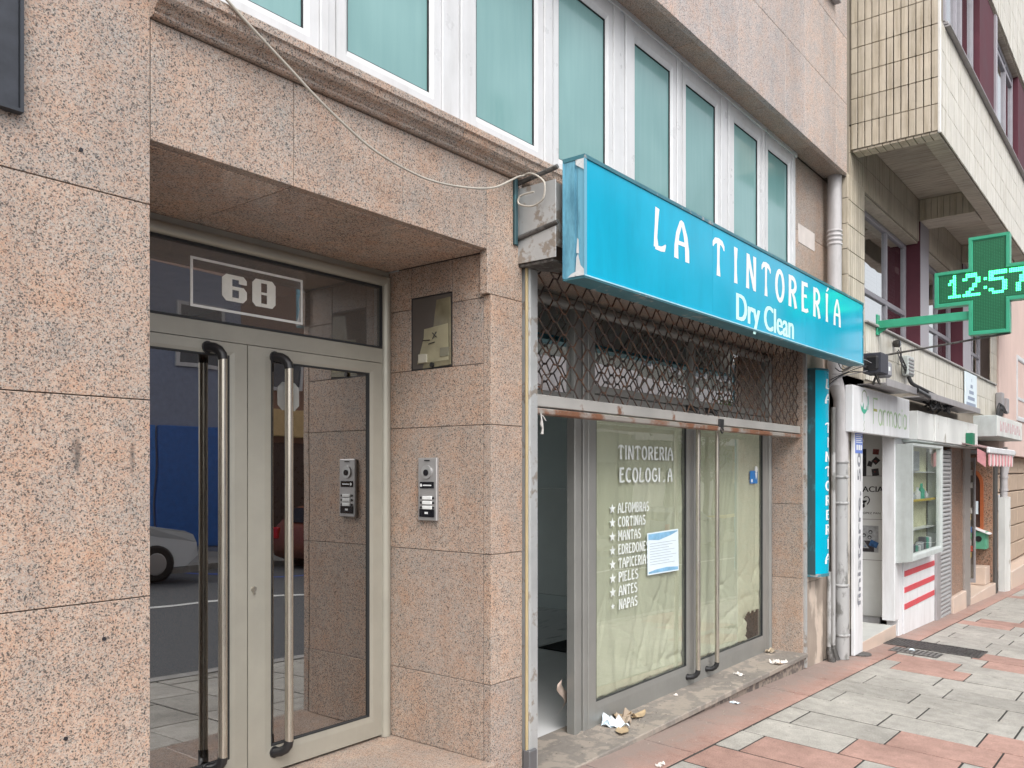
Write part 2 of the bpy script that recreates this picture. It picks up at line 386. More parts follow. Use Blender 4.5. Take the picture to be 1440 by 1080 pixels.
def frosted():
    M = Mat('frosted_teal_pane', .07, spec=.75); v = M.pos()
    vs = M.pos((9, 9, .8)); s = M.noise(vs, 3, 4); big = M.noise(v, 1.3, 2)
    c = M.ramp(big.outputs[0], [(.3, (.14, .29, .29)), (.7, (.225, .40, .40))])
    st = M.ramp(s.outputs[0], [(.35, (.90, .93, .93)), (.7, (1.06, 1.03, 1.03))]); c = M.mix(.6, c, M.mix(1.0, c, st, 'MULTIPLY')); M.col(c)
    rr = M.ramp(s.outputs[0], [(.3, g3(.03)), (.75, g3(.16))]); M.l(rr, M.b.inputs['Roughness']); return M.m
M_FROST = frosted()
def kraft():
    M = Mat('kraft_paper', .75, spec=.25); v = M.pos(rnd=False); n = M.noise(v, 1.7, 4); f = M.noise(v, 160, 2)
    c = M.ramp(n.outputs[0], [(.3, (.50, .505, .41)), (.7, (.575, .575, .475))]); c = M.mix(.15, c, M.ramp(f.outputs[0], [(.3, g3(.3)), (.7, g3(.7))]), 'OVERLAY'); M.col(c); return M.m
M_KRAFT = kraft()
M_SIGN = plain('cyan_acrylic', (.0, .385, .59), .16, var=.10, scale=1.6, grime=.18)
M_SIGNFRAME = worn('teal_painted_aluminium', (.055, .19, .235), (.36, .36, .36), .38, 22, .5, .1)
M_SIGNEND = worn('faded_blue_end_panel', (.16, .42, .56), (.08, .24, .34), .48, 5, .4, 0, (1, 1, .25))
M_TEALSIDE = worn('weathered_dark_teal', (.035, .085, .10), (.05, .20, .24), .4, 8, .55, .1, (1, 1, .5))
M_SIGNBLUE2 = plain('blue_acrylic_curved', (.0, .38, .54), .22, var=.06, scale=2)

def tilemat(name, c, var=.10):
    M = Mat(name, .34, spec=.45); v = M.pos(rnd=False)
    oi = M.n('ObjectInfo'); n = M.noise(v, 5, 4); vs = M.pos((8, 8, .6), rnd=False); st = M.noise(vs, 2.5, 6, .72)
    a = M.ramp(n.outputs[0], [(.3, tuple(x * (1 - var) for x in c)), (.7, tuple(min(1, x * (1 + var)) for x in c))])
    a = M.mix(1.0, a, M.ramp(oi.outputs['Random'], [(0, g3(.90)), (1, g3(1.06))]), 'MULTIPLY')
    s = M.ramp(st.outputs[0], [(.46, (1, 1, 1)), (.72, (.52, .47, .38))]); a = M.mix(.75, a, M.mix(1.0, a, s, 'MULTIPLY')); M.col(a); return M.m
M_TILE = tilemat('cream_glazed_tile', (.52, .46, .37))
M_TILEF = tilemat('pale_cream_glazed_tile', (.64, .61, .54), .07)
M_GROUT = plain('brown_grout', (.24, .21, .17), .9)
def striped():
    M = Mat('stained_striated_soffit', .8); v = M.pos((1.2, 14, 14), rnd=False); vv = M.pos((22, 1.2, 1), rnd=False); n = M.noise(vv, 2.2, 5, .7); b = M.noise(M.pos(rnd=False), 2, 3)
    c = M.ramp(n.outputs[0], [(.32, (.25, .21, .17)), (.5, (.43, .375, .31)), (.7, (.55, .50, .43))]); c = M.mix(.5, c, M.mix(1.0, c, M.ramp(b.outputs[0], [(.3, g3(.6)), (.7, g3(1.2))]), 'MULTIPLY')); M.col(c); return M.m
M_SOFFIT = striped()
M_MAROON = plain('maroon_lacquered_panel', (.095, .030, .042), .6, var=.2, scale=2, spec=.2)
M_LILACPANEL = plain('grey_lilac_panel', (.33, .31, .34), .4, var=.1, scale=2)
M_GREYALU = plain('grey_metal_fascia', (.36, .345, .355), .45, 0.2, var=.12, grime=.35)
M_WHITEP = plain('white_enamel', (.74, .75, .77), .35, var=.05, scale=2, grime=.3)
M_WHITED = worn('dirty_white_metal', (.70, .71, .69), (.40, .37, .32), .36, 9, .45, 0, (1, 1, .5))
M_GREYBOX = plain('grey_green_sheet', (.50, .54, .53), .5, var=.08, grime=.3)
M_PVCPIPE = plain('light_grey_pvc', (.47, .455, .46), .42, var=.08, grime=.45)
M_DARKPIPE = worn('weathered_pvc_pipe', (.40, .40, .40), (.20, .20, .19), .45, 12, .5, 0, (1, 1, .4))
M_STONE = worn('stained_light_stone', (.56, .47, .395), (.36, .30, .25), .5, 4, .7, 0, (1, 1, .4))
M_STEP = worn('dirty_step_stone', (.345, .30, .255), (.25, .225, .20), .52, 9, .75)
M_STEPEDGE = worn('granite_step_edge', (.30, .25, .21), (.13, .11, .10), .5, 20, .7)
M_MARBLE = worn('scuffed_white_marble', (.74, .745, .75), (.34, .35, .36), .40, 3, .35, 0, (.6, 2.2, 1))
M_SHOPWALL = plain('shop_grey_green_wall', (.74, .80, .79), .8, var=.06, scale=2)
M_SHOPWALL2 = plain('shop_pale_wall', (.78, .82, .80), .8, var=.06, scale=2)
M_MATBLACK = plain('black_rubber_mat', (.006, .006, .008), .9)
M_WOOD = plain('varnished_wood', (.34, .15, .06), .35, var=.3, scale=3)
M_LOBBY = plain('lobby_plaster', (.80, .78, .74), .8)
M_GREEN = plain('green_painted_metal', (.04, .34, .20), .38, var=.12)
M_SCREEN = plain('dark_green_screen', (.008, .15, .06), .35)
M_SCREEN = emit('screen_led_glow', (.004, .085, .035), .15)  # faint emission imitates LED glow scattered over the screen
M_LEDOFF = plain('unlit_led', (.05, .30, .15), .3)
M_LEDON = emit('lit_green_led', (.05, 1.0, .27), 4.0)
M_CABLE = plain('off_white_cable', (.43, .40, .35), .5)
M_DARKCABLE = plain('dark_cable', (.03, .03, .033), .5)
M_RED = plain('red_stripe_vinyl', (.60, .055, .075), .4)
M_ORANGEWOOD = plain('orange_wood_arch', (.36, .10, .035), .4)
M_PINKWALL = plain('pink_render', (.64, .49, .44), .85, var=.06, scale=1.5, grime=.2)
M_BEIGESTONE = plain('beige_stone_block', (.44, .34, .26), .7, var=.14, scale=5, bump=.2)
M_BEIGEMARBLE = plain('beige_marble', (.60, .48, .40), .35, var=.1, scale=4)
M_SLATE = plain('slate_plaque', (.028, .032, .042), .4, var=.35, scale=18)
M_PAPER = plain('white_paper', (.70, .80, .86), .6, var=.04)
M_PAPERBLUE = plain('printed_light_blue', (.22, .45, .66), .6, var=.3, scale=12)
M_PRINTGREY = plain('printed_grey', (.36, .42, .48), .6)
M_BLUESTICK = plain('blue_sticker', (.012, .17, .48), .35)
M_INK = plain('black_print', (.02, .02, .025), .5)
M_LOGOGREEN = plain('green_print', (.05, .40, .27), .5, var=.3, scale=30)
M_FADEGREEN = plain('faded_green_print', (.40, .55, .33), .5, var=.25, scale=20)
M_FADEFILL = plain('faded_letter_fill', (.66, .72, .69), .5)
M_REDFABRIC = plain('pink_red_fabric', (.66, .30, .32), .8, var=.2)
M_STEEL = plain('brushed_intercom_steel', (.45, .44, .44), .35, .6, var=.05)
M_LENS = plain('black_glass', (.008, .008, .012), .08)
M_PLEXI = plain('yellowed_plastic_window', (.22, .195, .125), .14, var=.3, scale=9)
M_BUFF = plain('yellowed_paper', (.36, .33, .22), .7, var=.15, scale=12)
M_DRYLEAF = plain('dry_leaf', (.44, .33, .20), .8, var=.3, scale=30)
M_LITTER = plain('litter_paper', (.66, .62, .58), .8, var=.2, scale=40)
M_ASPHALT = plain('asphalt', (.085, .088, .095), .85, var=.25, scale=30, bump=.3, bscale=200)
M_PAINTW = plain('road_paint', (.62, .62, .60), .6)
M_PAINTB = plain('blue_road_paint', (.04, .10, .42), .6)
M_KERB = plain('kerb_granite', (.30, .29, .28), .8, var=.15)
M_CAST = worn('cast_iron', (.16, .155, .15), (.09, .085, .08), .5, 30, .6, .5)

def slabmat(name, c, stain=.6):
    M = Mat(name, .72, spec=.4); v = M.pos(rnd=False); vr = M.pos(); oi = M.n('ObjectInfo')
    f = M.noise(vr, 150, 3, .8); m = M.noise(v, 9, 5, .65); b = M.noise(v, 1.1, 5, .65)
    a = M.mix(1.0, c, M.ramp(f.outputs[0], [(.28, g3(.55)), (.5, g3(1.0)), (.72, g3(1.30))]), 'MULTIPLY')
    a = M.mix(1.0, a, M.ramp(oi.outputs['Random'], [(0, g3(.88)), (1, g3(1.10))]), 'MULTIPLY')
    a = M.mix(.8, a, M.mix(1.0, a, M.ramp(m.outputs[0], [(.3, g3(.70)), (.65, g3(1.08))]), 'MULTIPLY'))
    a = M.mix(stain, a, M.mix(1.0, a, M.ramp(b.outputs[0], [(.38, (.62, .60, .58)), (.58, (1.04, 1.03, 1.02))]), 'MULTIPLY'))
    sp = M.n('TexVoronoi', Scale=7.0); M.l(v, sp.inputs['Vector']); gum = M.ramp(sp.outputs['Distance'], [(.035, (.30, .29, .28)), (.05, (1, 1, 1))])
    pk = M.ramp(M.noise(v, 2.0, 2).outputs[0], [(.46, g3(0)), (.52, g3(1))]); a = M.mix(pk, a, M.mix(1.0, a, gum, 'MULTIPLY'))
    # dirt that gathers along the foot of the walls
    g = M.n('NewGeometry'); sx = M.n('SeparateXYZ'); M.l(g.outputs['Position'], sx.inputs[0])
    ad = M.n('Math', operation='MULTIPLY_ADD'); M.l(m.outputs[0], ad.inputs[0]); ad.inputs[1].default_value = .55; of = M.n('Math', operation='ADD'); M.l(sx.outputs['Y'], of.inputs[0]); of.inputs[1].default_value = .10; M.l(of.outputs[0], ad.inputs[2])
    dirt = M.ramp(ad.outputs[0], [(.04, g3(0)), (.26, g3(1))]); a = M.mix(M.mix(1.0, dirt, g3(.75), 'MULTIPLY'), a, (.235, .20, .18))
    M.col(a); h = M.noise(vr, 160, 3, .7); M.bump(h.outputs[0], .35, .002); return M.m
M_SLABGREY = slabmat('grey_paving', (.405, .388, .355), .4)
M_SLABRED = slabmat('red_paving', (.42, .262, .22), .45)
M_BED = plain('paving_joint', (.035, .033, .03), .95)

# ================================================================ the setting: ground, pavement, road
KY = -2.32                                   # kerb line
def gz(x, y=0.0): return .288 - .0385 * x + .04 * max(y, KY)
def tilt(): return Matrix(((1, 0, 0), (0, 1, 0), (-.0385, .04, 1))).transposed()
GROT = Vector((.0385, -.04, 1)).normalized().to_track_quat('Z', 'Y').to_euler()
gn = Vector((.0385, -.04, 1)).normalized()
gx = Vector((1, 0, -.0385)).normalized(); gy = gn.cross(gx)
GROT = Matrix((gx, gy, gn)).transposed().to_euler()
def groundquad(mb, x0, x1, y0, y1, dz=0.0):
    return mb.add([(x0, y0, gz(x0, y0) + dz), (x1, y0, gz(x1, y0) + dz), (x1, y1, gz(x1, y1) + dz), (x0, y1, gz(x0, y1) + dz)], [(0, 1, 2, 3)])
def slope_box(mb, x0, x1, y0, y1, dz0, dz1):
    vs = []
    for dz in (dz0, dz1):
        vs += [(x0, y0, gz(x0, y0) + dz), (x1, y0, gz(x1, y0) + dz), (x1, y1, gz(x1, y1) + dz), (x0, y1, gz(x0, y1) + dz)]
    return mb.add(vs, [(3, 2, 1, 0), (4, 5, 6, 7), (0, 1, 5, 4), (1, 2, 6, 5), (2, 3, 7, 6), (3, 0, 4, 7)])

def slabmesh(name, lx, ly, mat, th=.035):
    mb = MB(); mb.cbox(-lx / 2, lx / 2, -ly / 2, ly / 2, -th, 0, .0025); me = mb.mesh(name, (0, 0, 0)); me.materials.append(mat); return me
bed = MB(); groundquad(bed, -12, 60, KY - .01, .02, -.0055)
pave = obj('pavement', bed, M_BED, origin=(0, 0, 0), kind='structure')
SLABS = {}
far_slab = {'g': MB(), 'r': MB()}
def slab(x, y, lx, ly, red):
    """one paving slab, its centre at x, y"""
    if 2.6 < x < 13.5:
        k = (round(lx, 3), round(ly, 3), red)
        if k not in SLABS: SLABS[k] = slabmesh('slab', lx - (.022 if ly > lx or ly < .2 else .012), ly - .012, M_SLABRED if red else M_SLABGREY)
        o = bpy.data.objects.new('slab', SLABS[k]); COL.objects.link(o); o.parent = pave
        z = gz(x, y) + random.uniform(-.0018, .0018); o.location = (x, y, z)
        o.rotation_euler = (GROT[0] + random.uniform(-.0025, .0025), GROT[1] + random.uniform(-.0025, .0025), GROT[2])
        WLOC[o.name] = Vector(o.location)
    else:
        slope_box(far_slab['r' if red else 'g'], x - lx / 2 + .003, x + lx / 2 - .003, y - ly / 2 + .003, y + ly / 2 - .003, -.012, 0)
def is_red(x, y):
    q = x + 1.20 * y
    q = (q - 4.03) % 3.85
    return q > 2.98
# border course along the facades, long side parallel to them
x = -11.5
while x < 46:
    L_ = .635
    slab(x + L_ / 2, -.18, L_, .37, True)
    x += L_
SKX = .15
k = 0
x = -11.5 + .12
while x < 46:
    y = -.37 - (.15 if k % 2 else .0) ; first = True
    # running bond of 60 x 40 slabs, long side across the pavement
    if k % 2:
        slab(x + .205, -.37 - .075, .41, .15, False); y = -.52
    yy = y
    while yy > KY + .02:
        ly = min(.585, yy - KY)
        cx, cy = x + .205, yy - ly / 2
        slab(cx, cy, .41, ly, is_red(cx, cy))
        yy -= ly
    k += 1; x += .41
obj('slab', far_slab['g'], M_SLABGREY, pave, kind='stuff'); obj('slab', far_slab['r'], M_SLABRED, pave, kind='stuff')
mb = MB(); slope_box(mb, -12, 60, KY - .14, KY - .012, -.18, .004); obj('kerb', mb, M_KERB, kind='structure')
def rz(x): return gz(x, KY) - .125
mb = MB()
for (y0, y1, d0, d1) in ((KY - .14, -6.9, 0, .05), (-6.9, -11.6, .05, 0)):
    mb.add([(-12, y0, rz(-12) + d0), (60, y0, rz(60) + d0), (60, y1, rz(60) + d1), (-12, y1, rz(-12) + d1)], [(0, 1, 2, 3)])
road = obj('road', mb, M_ASPHALT, origin=(0, 0, 0), kind='structure')
mb = MB()
mb.add([(-12, -6.70, rz(-12) + .053), (60, -6.70, rz(60) + .053), (60, -6.84, rz(60) + .055), (-12, -6.84, rz(-12) + .055)], [(0, 1, 2, 3)])
obj('lane_line', mb, M_PAINTW, road, kind='structure')
mb = MB()
for x0 in (8.9, 14.4, 19.9):
    def rb(y): return .05 * (1 - (-6.9 - y) / 4.7) + .006
    mb.add([(x0, -9.3, rz(x0) + rb(-9.3)), (x0 + .12, -9.3, rz(x0 + .12) + rb(-9.3)), (x0 + .12, -11.5, rz(x0 + .12) + rb(-11.5)), (x0, -11.5, rz(x0) + rb(-11.5))], [(0, 1, 2, 3)])
    mb.add([(x0 + .125, -9.3, rz(x0 + .125) + rb(-9.3)), (x0 + 3.0, -9.3, rz(x0 + 3) + rb(-9.3)), (x0 + 3.0, -9.42, rz(x0 + 3) + rb(-9.42)), (x0 + .125, -9.42, rz(x0 + .125) + rb(-9.42))], [(0, 1, 2, 3)])
obj('parking_bay_line', mb, M_PAINTB, road, kind='structure')
mb = MB()
mb.add([(-12, -11.6, rz(-12)), (60, -11.6, rz(60)), (60, -11.6, rz(60) + .13), (-12, -11.6, rz(-12) + .13), (60, -14.4, rz(60) + .17), (-12, -14.4, rz(-12) + .17)], [(0, 1, 2, 3), (3, 2, 4, 5)])
obj('far_pavement', mb, M_SLABGREY, origin=(0, 0, 0), kind='structure')

# metal covers let into the pavement
g = thing('ventilation_grate', 'long dark slotted metal grate let into the pavement by the pharmacy step', 'grate', (9.35, -.5, gz(9.35, -.5)))
mb = MB(); X0, X1, Y0, Y1 = 9.16, 9.66, -1.02, .06
for (a, b, c, d) in ((X0, X1, Y0, Y0 + .03), (X0, X1, Y1 - .03, Y1), (X0, X0 + .03, Y0 + .03, Y1 - .03), (X1 - .03, X1, Y0 + .03, Y1 - .03)): slope_box(mb, a, b, c, d, -.01, .009)
obj('frame', mb, M_CAST, g)
b0 = None
for i in range(34):
    y = Y0 + .045 + i * .0305
    mb = MB(); slope_box(mb, X0 + .032, X1 - .032, y, y + .014, .0035, .008)
    if b0 is None: b0 = obj('bar', mb, M_CAST, g); yb0 = y
    else: copy_part(b0, wl(b0) + Vector((0, y - yb0, (y - yb0) * .04)), g)
mb = MB(); slope_box(mb, X0 + .031, X1 - .031, Y0 + .031, Y1 - .031, -.01, .003); obj('pit', mb, M_BLACK, g)
g = thing('manhole_cover', 'rectangular grey metal cover beside the long slotted grate', 'cover', (8.95, -.5, gz(8.95, -.5)))
mb = MB(); slope_box(mb, 8.80, 9.09, -.72, -.28, -.02, .005); obj('frame', mb, M_CAST, g)
mb = MB(); slope_box(mb, 8.815, 9.075, -.70, -.30, -.01, .009)
obj('lid', mb, worn('pale_worn_cast_iron', (.27, .26, .25), (.15, .145, .14), .45, 40, .6, .4), g)
mb = MB()
for i in range(6):
    for j in range(9): slope_box(mb, 8.835 + i * .04, 8.855 + i * .04, -.685 + j * .042, -.665 + j * .042, .008, .012)
obj('stud', mb, M_CAST, g, kind='stuff')
mb = MB(); mb.prism_z([(8.33 + .13 * math.cos(a * .5236), -.14 + .11 * math.sin(a * .5236)) for a in range(12)], 0, .012); mb.xf(lambda x, y, z: (x, y, z + gz(x, y)))
tag(obj('drain_cover', mb, M_CAST), 'small round dark drain cover below the big grey downpipe', 'cover')

# ================================================================ the granite building
B = thing('granite_building', 'apartment block clad in speckled pink granite with a ribbon of teal windows', 'building', (1.3, 0, .2))
mb = MB()
mb.box(-3, 1.34, .045, .4, -.2, 5.9); mb.box(1.34, 3.0, .045, .70, 2.75, 3.12); mb.box(3.0, 3.33, .045, .62, -.2, 3.12)
mb.box(3.33, 7.20, .045, .5, 2.76, 3.12); mb.box(7.20, 7.99, .045, .6, -.2, 3.12); mb.box(1.34, 7.12, .14, .5, 3.12, 3.28)
mb.box(1.34, 7.99, .10, .5, 4.45, 7.4); mb.box(1.34, 7.99, -.12, .10, 4.44, 7.4); mb.box(7.12, 7.99, .09, .5, 3.12, 4.45)
obj('wall', mb, M_MORTAR, B)
G = .0016
def panel_y(x0, x1, z0, z1, y0=0.0, y1=.045, mat=None):
    mb = MB(); mb.cbox(x0 + G, x1 - G, y0 + random.uniform(-.0008, .0008), y1, z0 + G, z1 - G, .0014)
    return obj('granite_panel', mb, mat or GRANITE, B)
ZJ = [-.2, .095, .705, 1.316, 1.926, 2.535]
for xa, xb in ((-2.5, -1.56), (-1.56, -.62), (-.62, .32), (.32, 1.340)):
    for z0, z1 in zip(ZJ, ZJ[1:] + [5.9]): panel_y(xa, xb, z0, z1)
for xa, xb in ((1.340, 1.882), (1.882, 2.429), (2.429, 2.968), (2.968, 3.236)): panel_y(xa, xb, 2.737 if xb < 2.99 else 2.535, 3.117)
for z0, z1 in zip(ZJ, ZJ[1:]): panel_y(2.994, 3.236, z0, z1)
# panels of the two sides of the entrance
def panel_x(x0, x1, y0, y1, z0, z1, mat=None):
    mb = MB(); mb.cbox(x0, x1, y0 + G, y1 - G, z0 + G, z1 - G, .0014); return obj('granite_panel', mb, mat or GRANITE, B)
MBX = (.526, .246, 2.215, 2.580)
for z0, z1 in zip([.345, .705, 1.316, 1.926], [.705, 1.316, 1.926, 2.215]):
    panel_x(2.996, 3.03, .047, .74, z0, z1)
panel_x(2.996, 3.03, .047, MBX[1], 2.215, 2.525); panel_x(2.996, 3.03, MBX[0], .74, 2.215, 2.525); panel_x(2.996, 3.03, .047, MBX[1], 2.525, 2.735); panel_x(2.996, 3.03, MBX[0], .74, 2.525, 2.735)
panel_x(2.996, 3.03, MBX[1], MBX[0], 2.580, 2.735)
for z0, z1 in zip([.345, .705, 1.316, 1.926, 2.535], [.705, 1.316, 1.926, 2.535, 2.735]): panel_x(1.306, 1.338, .047, .74, z0, z1)
mb = MB(); mb.box(3.032, 3.2, .047, .8, .3, 2.74); obj('wall', mb, M_MORTAR, B)
for xa, xb in ((1.345, 1.88), (1.88, 2.43), (2.43, 2.994)):
    mb = MB(); mb.cbox(xa + G, xb - G, .047, .74, 2.737, 2.765, .0014); obj('soffit_panel', mb, GRANITE_POLISH_LIFTED, B)
for xa, xb in ((1.342, 2.17), (2.17, 2.994)):
    mb = MB(); mb.cbox(xa + .001, xb - .001 + (.012 if xb > 2.9 else 0), -.022, .76, .318, .344, .003); obj('threshold_slab', mb, GRANITE, B)
mb = MB(); mb.box(1.345, 2.99, .0, .74, -.1, .317); obj('step_riser', mb, GRANITE, B)
# moulded granite sill under the windows
prof = [(.04, 3.119), (-.018, 3.119), (-.026, 3.125), (-.026, 3.134), (-.034, 3.139), (-.040, 3.148), (-.060, 3.154), (-.072, 3.166), (-.078, 3.190), (-.088, 3.196), (-.088, 3.222), (-.083, 3.228), (.02, 3.248), (.10, 3.25), (.10, 3.119)]
for xa, xb in ((1.336, 2.72), (2.72, 4.10), (4.10, 5.48), (5.48, 7.10)):
    mb = MB(); mb.prism_x(prof, xa + .001, xb - .001); obj('sill_moulding', mb, GRANITE, B)
# windows
WZ0, WZ1, WY = 3.252, 4.425, .035
def sash(xa, xb):
    """a fixed sash: xa..xb is the glass"""
    f = MB(); f.ring(xa - .062, xb + .062, WZ0 + .006, WZ1 - .03, (.062, .062, .10, .105), WY, WY + .05, .012)
    w = obj('window', f, M_WHITEPVC, B)
    g = MB(); g.ring(xa - .002, xb + .002, WZ0 + .103, WZ1 - .132, .007, WY + .014, WY + .03); obj('gasket', g, M_GASKET, w)
    p = MB(); p.box(xa + .003, xb - .003, WY + .022, WY + .03, WZ0 + .108, WZ1 - .137); obj('pane', p, M_FROST, w)
panes = [(1.50, 1.96), (2.17, 2.632), (2.945, 3.395), (3.61, 4.07), (4.40, 4.855), (5.07, 5.53), (5.845, 6.295), (6.50, 6.95)]
for a, b in panes: sash(a, b)
edges = [1.336] + [v for a, b in panes for v in (a - .062, b + .062)] + [7.115]
for i in range(0, len(edges), 2):
    xa, xb = edges[i] + .001, edges[i + 1] - .001
    if xb - xa < .02: continue
    mb = MB(); n = 3 if xb - xa > .16 else 2; w = (xb - xa) / n
    for j in range(n): mb.cbox(xa + j * w + .0012, xa + (j + 1) * w - .0012, WY + (.004 if j % 2 else -.008), WY + .05, WZ0 + .001, WZ1 - .001, .003)
    obj('mullion', mb, M_WHITEPVC, B)
mb = MB(); mb.cbox(1.336, 7.118, WY - .012, WY + .05, WZ1 - .029, WZ1 + .012, .004); obj('window_head', mb, M_WHITEPVC, B)
mb = MB(); mb.box(1.34, 7.1, WY + .08, WY + .10, WZ0, WZ1); obj('window_backing', mb, M_SHOPWALL, B)
# overhanging storey above
mb_x = [1.345, 1.88, 2.42, 2.96, 3.49, 4.03, 4.565, 5.003, 5.439, 5.871, 6.318, 6.753, 7.2, 7.549, 7.86]
for xa, xb in zip(mb_x, mb_x[1:]):
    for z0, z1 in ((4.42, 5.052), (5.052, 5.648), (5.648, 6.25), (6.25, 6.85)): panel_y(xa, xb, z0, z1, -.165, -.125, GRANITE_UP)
for xa, xb in ((1.345, 2.5), (2.5, 3.7), (3.7, 4.86), (4.86, 6.05), (6.05, 7.02), (7.02, 7.86)):
    mb = MB(); mb.cbox(xa + G, xb - G, -.123, .06 if xb < 7.5 else .045, 4.428, 4.445, .0014); obj('soffit_panel', mb, GRANITE, B)
mb = MB(); mb.cbox(7.15, 7.50, -.225, -.167, 5.80, 5.83, .004); obj('upper_sill', mb, M_GREYALU, B)
for z0, z1 in ((3.12, 3.80), (3.80, 4.42)): panel_y(7.122, 7.985, z0, z1, .05, .09)
mb = MB(); mb.box(7.20, 7.62, .046, .0495, 3.70, 3.86); obj('paint_patch', mb, plain('pale_patch', (.62, .56, .53), .6), B)
# right of the shop: pier side, light stone strip
for z0, z1 in zip([.14, .79, 1.43, 2.07], [.79, 1.43, 2.07, 2.75]): panel_x(7.17, 7.21, .0, .30, z0, z1)
for z0, z1 in ((-.3, .745), (.745, 1.9), (1.9, 2.80), (2.80, 3.12)):
    mb = MB(); mb.cbox(7.235, 7.70, .0, .045, z0 + G, z1 - G, .002); obj('stone_panel', mb, M_STONE, B)
mb = MB(); mb.cbox(7.70, 7.99, .03, .06, -.4, 3.12, .002); obj('stone_panel', mb, M_STONE, B)
# lintel over the shop seen behind the grille
mb = MB(); mb.cbox(3.33, 7.17, .05, .34, 2.745, 2.77, .002); obj('soffit_panel', mb, GRANITE, B)
# step of the shop
mb = MB(); mb.cbox(3.33, 7.215, -.035, .42, .112, .150, .005); obj('shop_step', mb, M_STEP, B)
mb = MB(); mb.box(3.33, 7.20, -.005, .40, -.3, .1115); obj('shop_step_riser', mb, M_STEPEDGE, B)

# entrance door
D = MB(); DY = .665
D.box(1.345, 1.40, DY, DY + .08, .345, 2.70); D.box(2.945, 2.992, DY + .02, DY + .08, .345, 2.66); D.box(1.40, 2.992, DY + .02, DY + .08, 2.655, 2.735)
D.box(1.40, 2.945, DY + .015, DY + .08, 2.262, 2.335)
D.tube([(1.345, DY + .02, 2.682), (2.966, DY + .02, 2.682)], .028, 14); D.tube([(2.966, DY + .02, .346), (2.966, DY + .02, 2.700)], .028, 14)
door = obj('entrance_door', D, M_ALU, B)
f = MB(); f.ring(1.40, 2.945, 2.335, 2.656, .010, DY + .012, DY + .03); obj('gasket', f, M_GASKET, door)
p = MB(); p.box(1.41, 2.937, DY + .03, DY + .036, 2.344, 2.648); obj('transom_pane', p, M_TRANSOM, door)
def leaf(xa, xb, ga, gb):
    f = MB(); f.ring(xa, xb, .358, 2.259, (ga - xa, xb - gb, .468 - .358, 2.259 - 2.203), DY + .016, DY + .06, .004)
    obj('door_leaf', f, M_ALU, door)
    f = MB(); f.ring(ga - .001, gb + .001, .467, 2.204, .007, DY + .019, DY + .034); obj('gasket', f, M_GASKET, door)
    f = MB(); f.box(ga + .005, gb - .005, DY + .030, DY + .036, .473, 2.198); obj('leaf_pane', f, M_DOORGLASS, door)
leaf(1.402, 2.145, 1.47, 2.06); leaf(2.150, 2.942, 2.272, 2.858)
def pull(x, y, z0, z1, side, parent, r=.022, off=.06):
    b = MB(); b.tube([(x, y - off, z0 + .05), (x, y - off, z1 - .05)], r, 14); obj('handle_bar', b, M_BARMETAL, parent)
    for z, s in ((z0, 1), (z1, -1)):
        e = MB(); pts = [(x, y - off, z + s * .055)] + [(x + side * .0, y - off + .05 * (1 - math.cos(R(a))), z + s * (.05 - .05 * math.sin(R(a)))) for a in (20, 45, 70, 90)] + [(x, y + .002, z)]
        pts = [(px + side * .035 * (1 - abs(pz - (z + s * .055)) / .055 * 0) * max(0, (py - (y - off)) / off), py, pz) for px, py, pz in pts]
        e.tube(pts, r * 1.12, 12); e.tube([(x + side * .035, y - .006, z), (x + side * .035, y + .003, z)], r * 1.35, 14); obj('handle_bracket', e, M_BLACK, parent)
pull(1.988, DY + .016, .455, 2.228, -1, door, .019); pull(2.322, DY + .016, .44, 2.222, -1, door, .019)
mb = MB(); mb.tube([(2.178, DY + .010, 1.187), (2.178, DY + .02, 1.187)], .012, 12); mb.box(2.1745, 2.1815, DY + .006, DY + .011, 1.165, 1.198); obj('lock', mb, M_BARMETAL, door)
# number 60 in its box, and a round-cornered sticker
mb = MB(); NY = DY + .028
mb.add([(x, NY, z) for x, z in ((1.883, 2.391), (2.452, 2.391), (2.452, 2.600), (1.883, 2.600), (1.895, 2.402), (2.440, 2.402), (2.440, 2.589), (1.895, 2.589))], [(0, 1, 5, 4), (1, 2, 6, 5), (2, 3, 7, 6), (3, 0, 4, 7)])
obj('number_border', mb, plain('etched_film', (.80, .80, .77), .5), door)
def oct_(x0, x1, z0, z1, c): return [(x0 + c, z0), (x1 - c, z0), (x1, z0 + c), (x1, z1 - c), (x1 - c, z1), (x0 + c, z1), (x0, z1 - c), (x0, z0 + c)]
def digit(pieces):
    mb = MB()
    for i, q in enumerate(pieces): mb.add([(x, NY - .0002 * i, z) for x, z in q], [tuple(range(len(q)))])
    obj('number_digit', mb, plain('etched_film_number', (.86, .86, .80), .5), door)
x0, z0 = 2.030, 2.441
digit([[(x0, z0 + .02), (x0 + .02, z0), (x0 + .05, z0), (x0 + .05, z0 + .113), (x0 + .02, z0 + .113), (x0, z0 + .1)][:4] + [(x0 + .05, z0 + .115), (x0 + .02, z0 + .115), (x0, z0 + .097)],
       [(x0 + .02, z0 + .115), (x0 + .105, z0 + .115), (x0 + .122, z0 + .099), (x0 + .122, z0 + .08), (x0 + .082, z0 + .08), (x0 + .082, z0 + .096), (x0 + .05, z0 + .096)],
       [(x0 + .05, z0), (x0 + .104, z0), (x0 + .122, z0 + .018), (x0 + .082, z0 + .018), (x0 + .05, z0 + .018)], [(x0 + .082, z0 + .018), (x0 + .122, z0 + .018), (x0 + .122, z0 + .05), (x0 + .106, z0 + .066), (x0 + .05, z0 + .066), (x0 + .05, z0 + .051), (x0 + .082, z0 + .051)]])
x0 = 2.180; z0 = 2.440
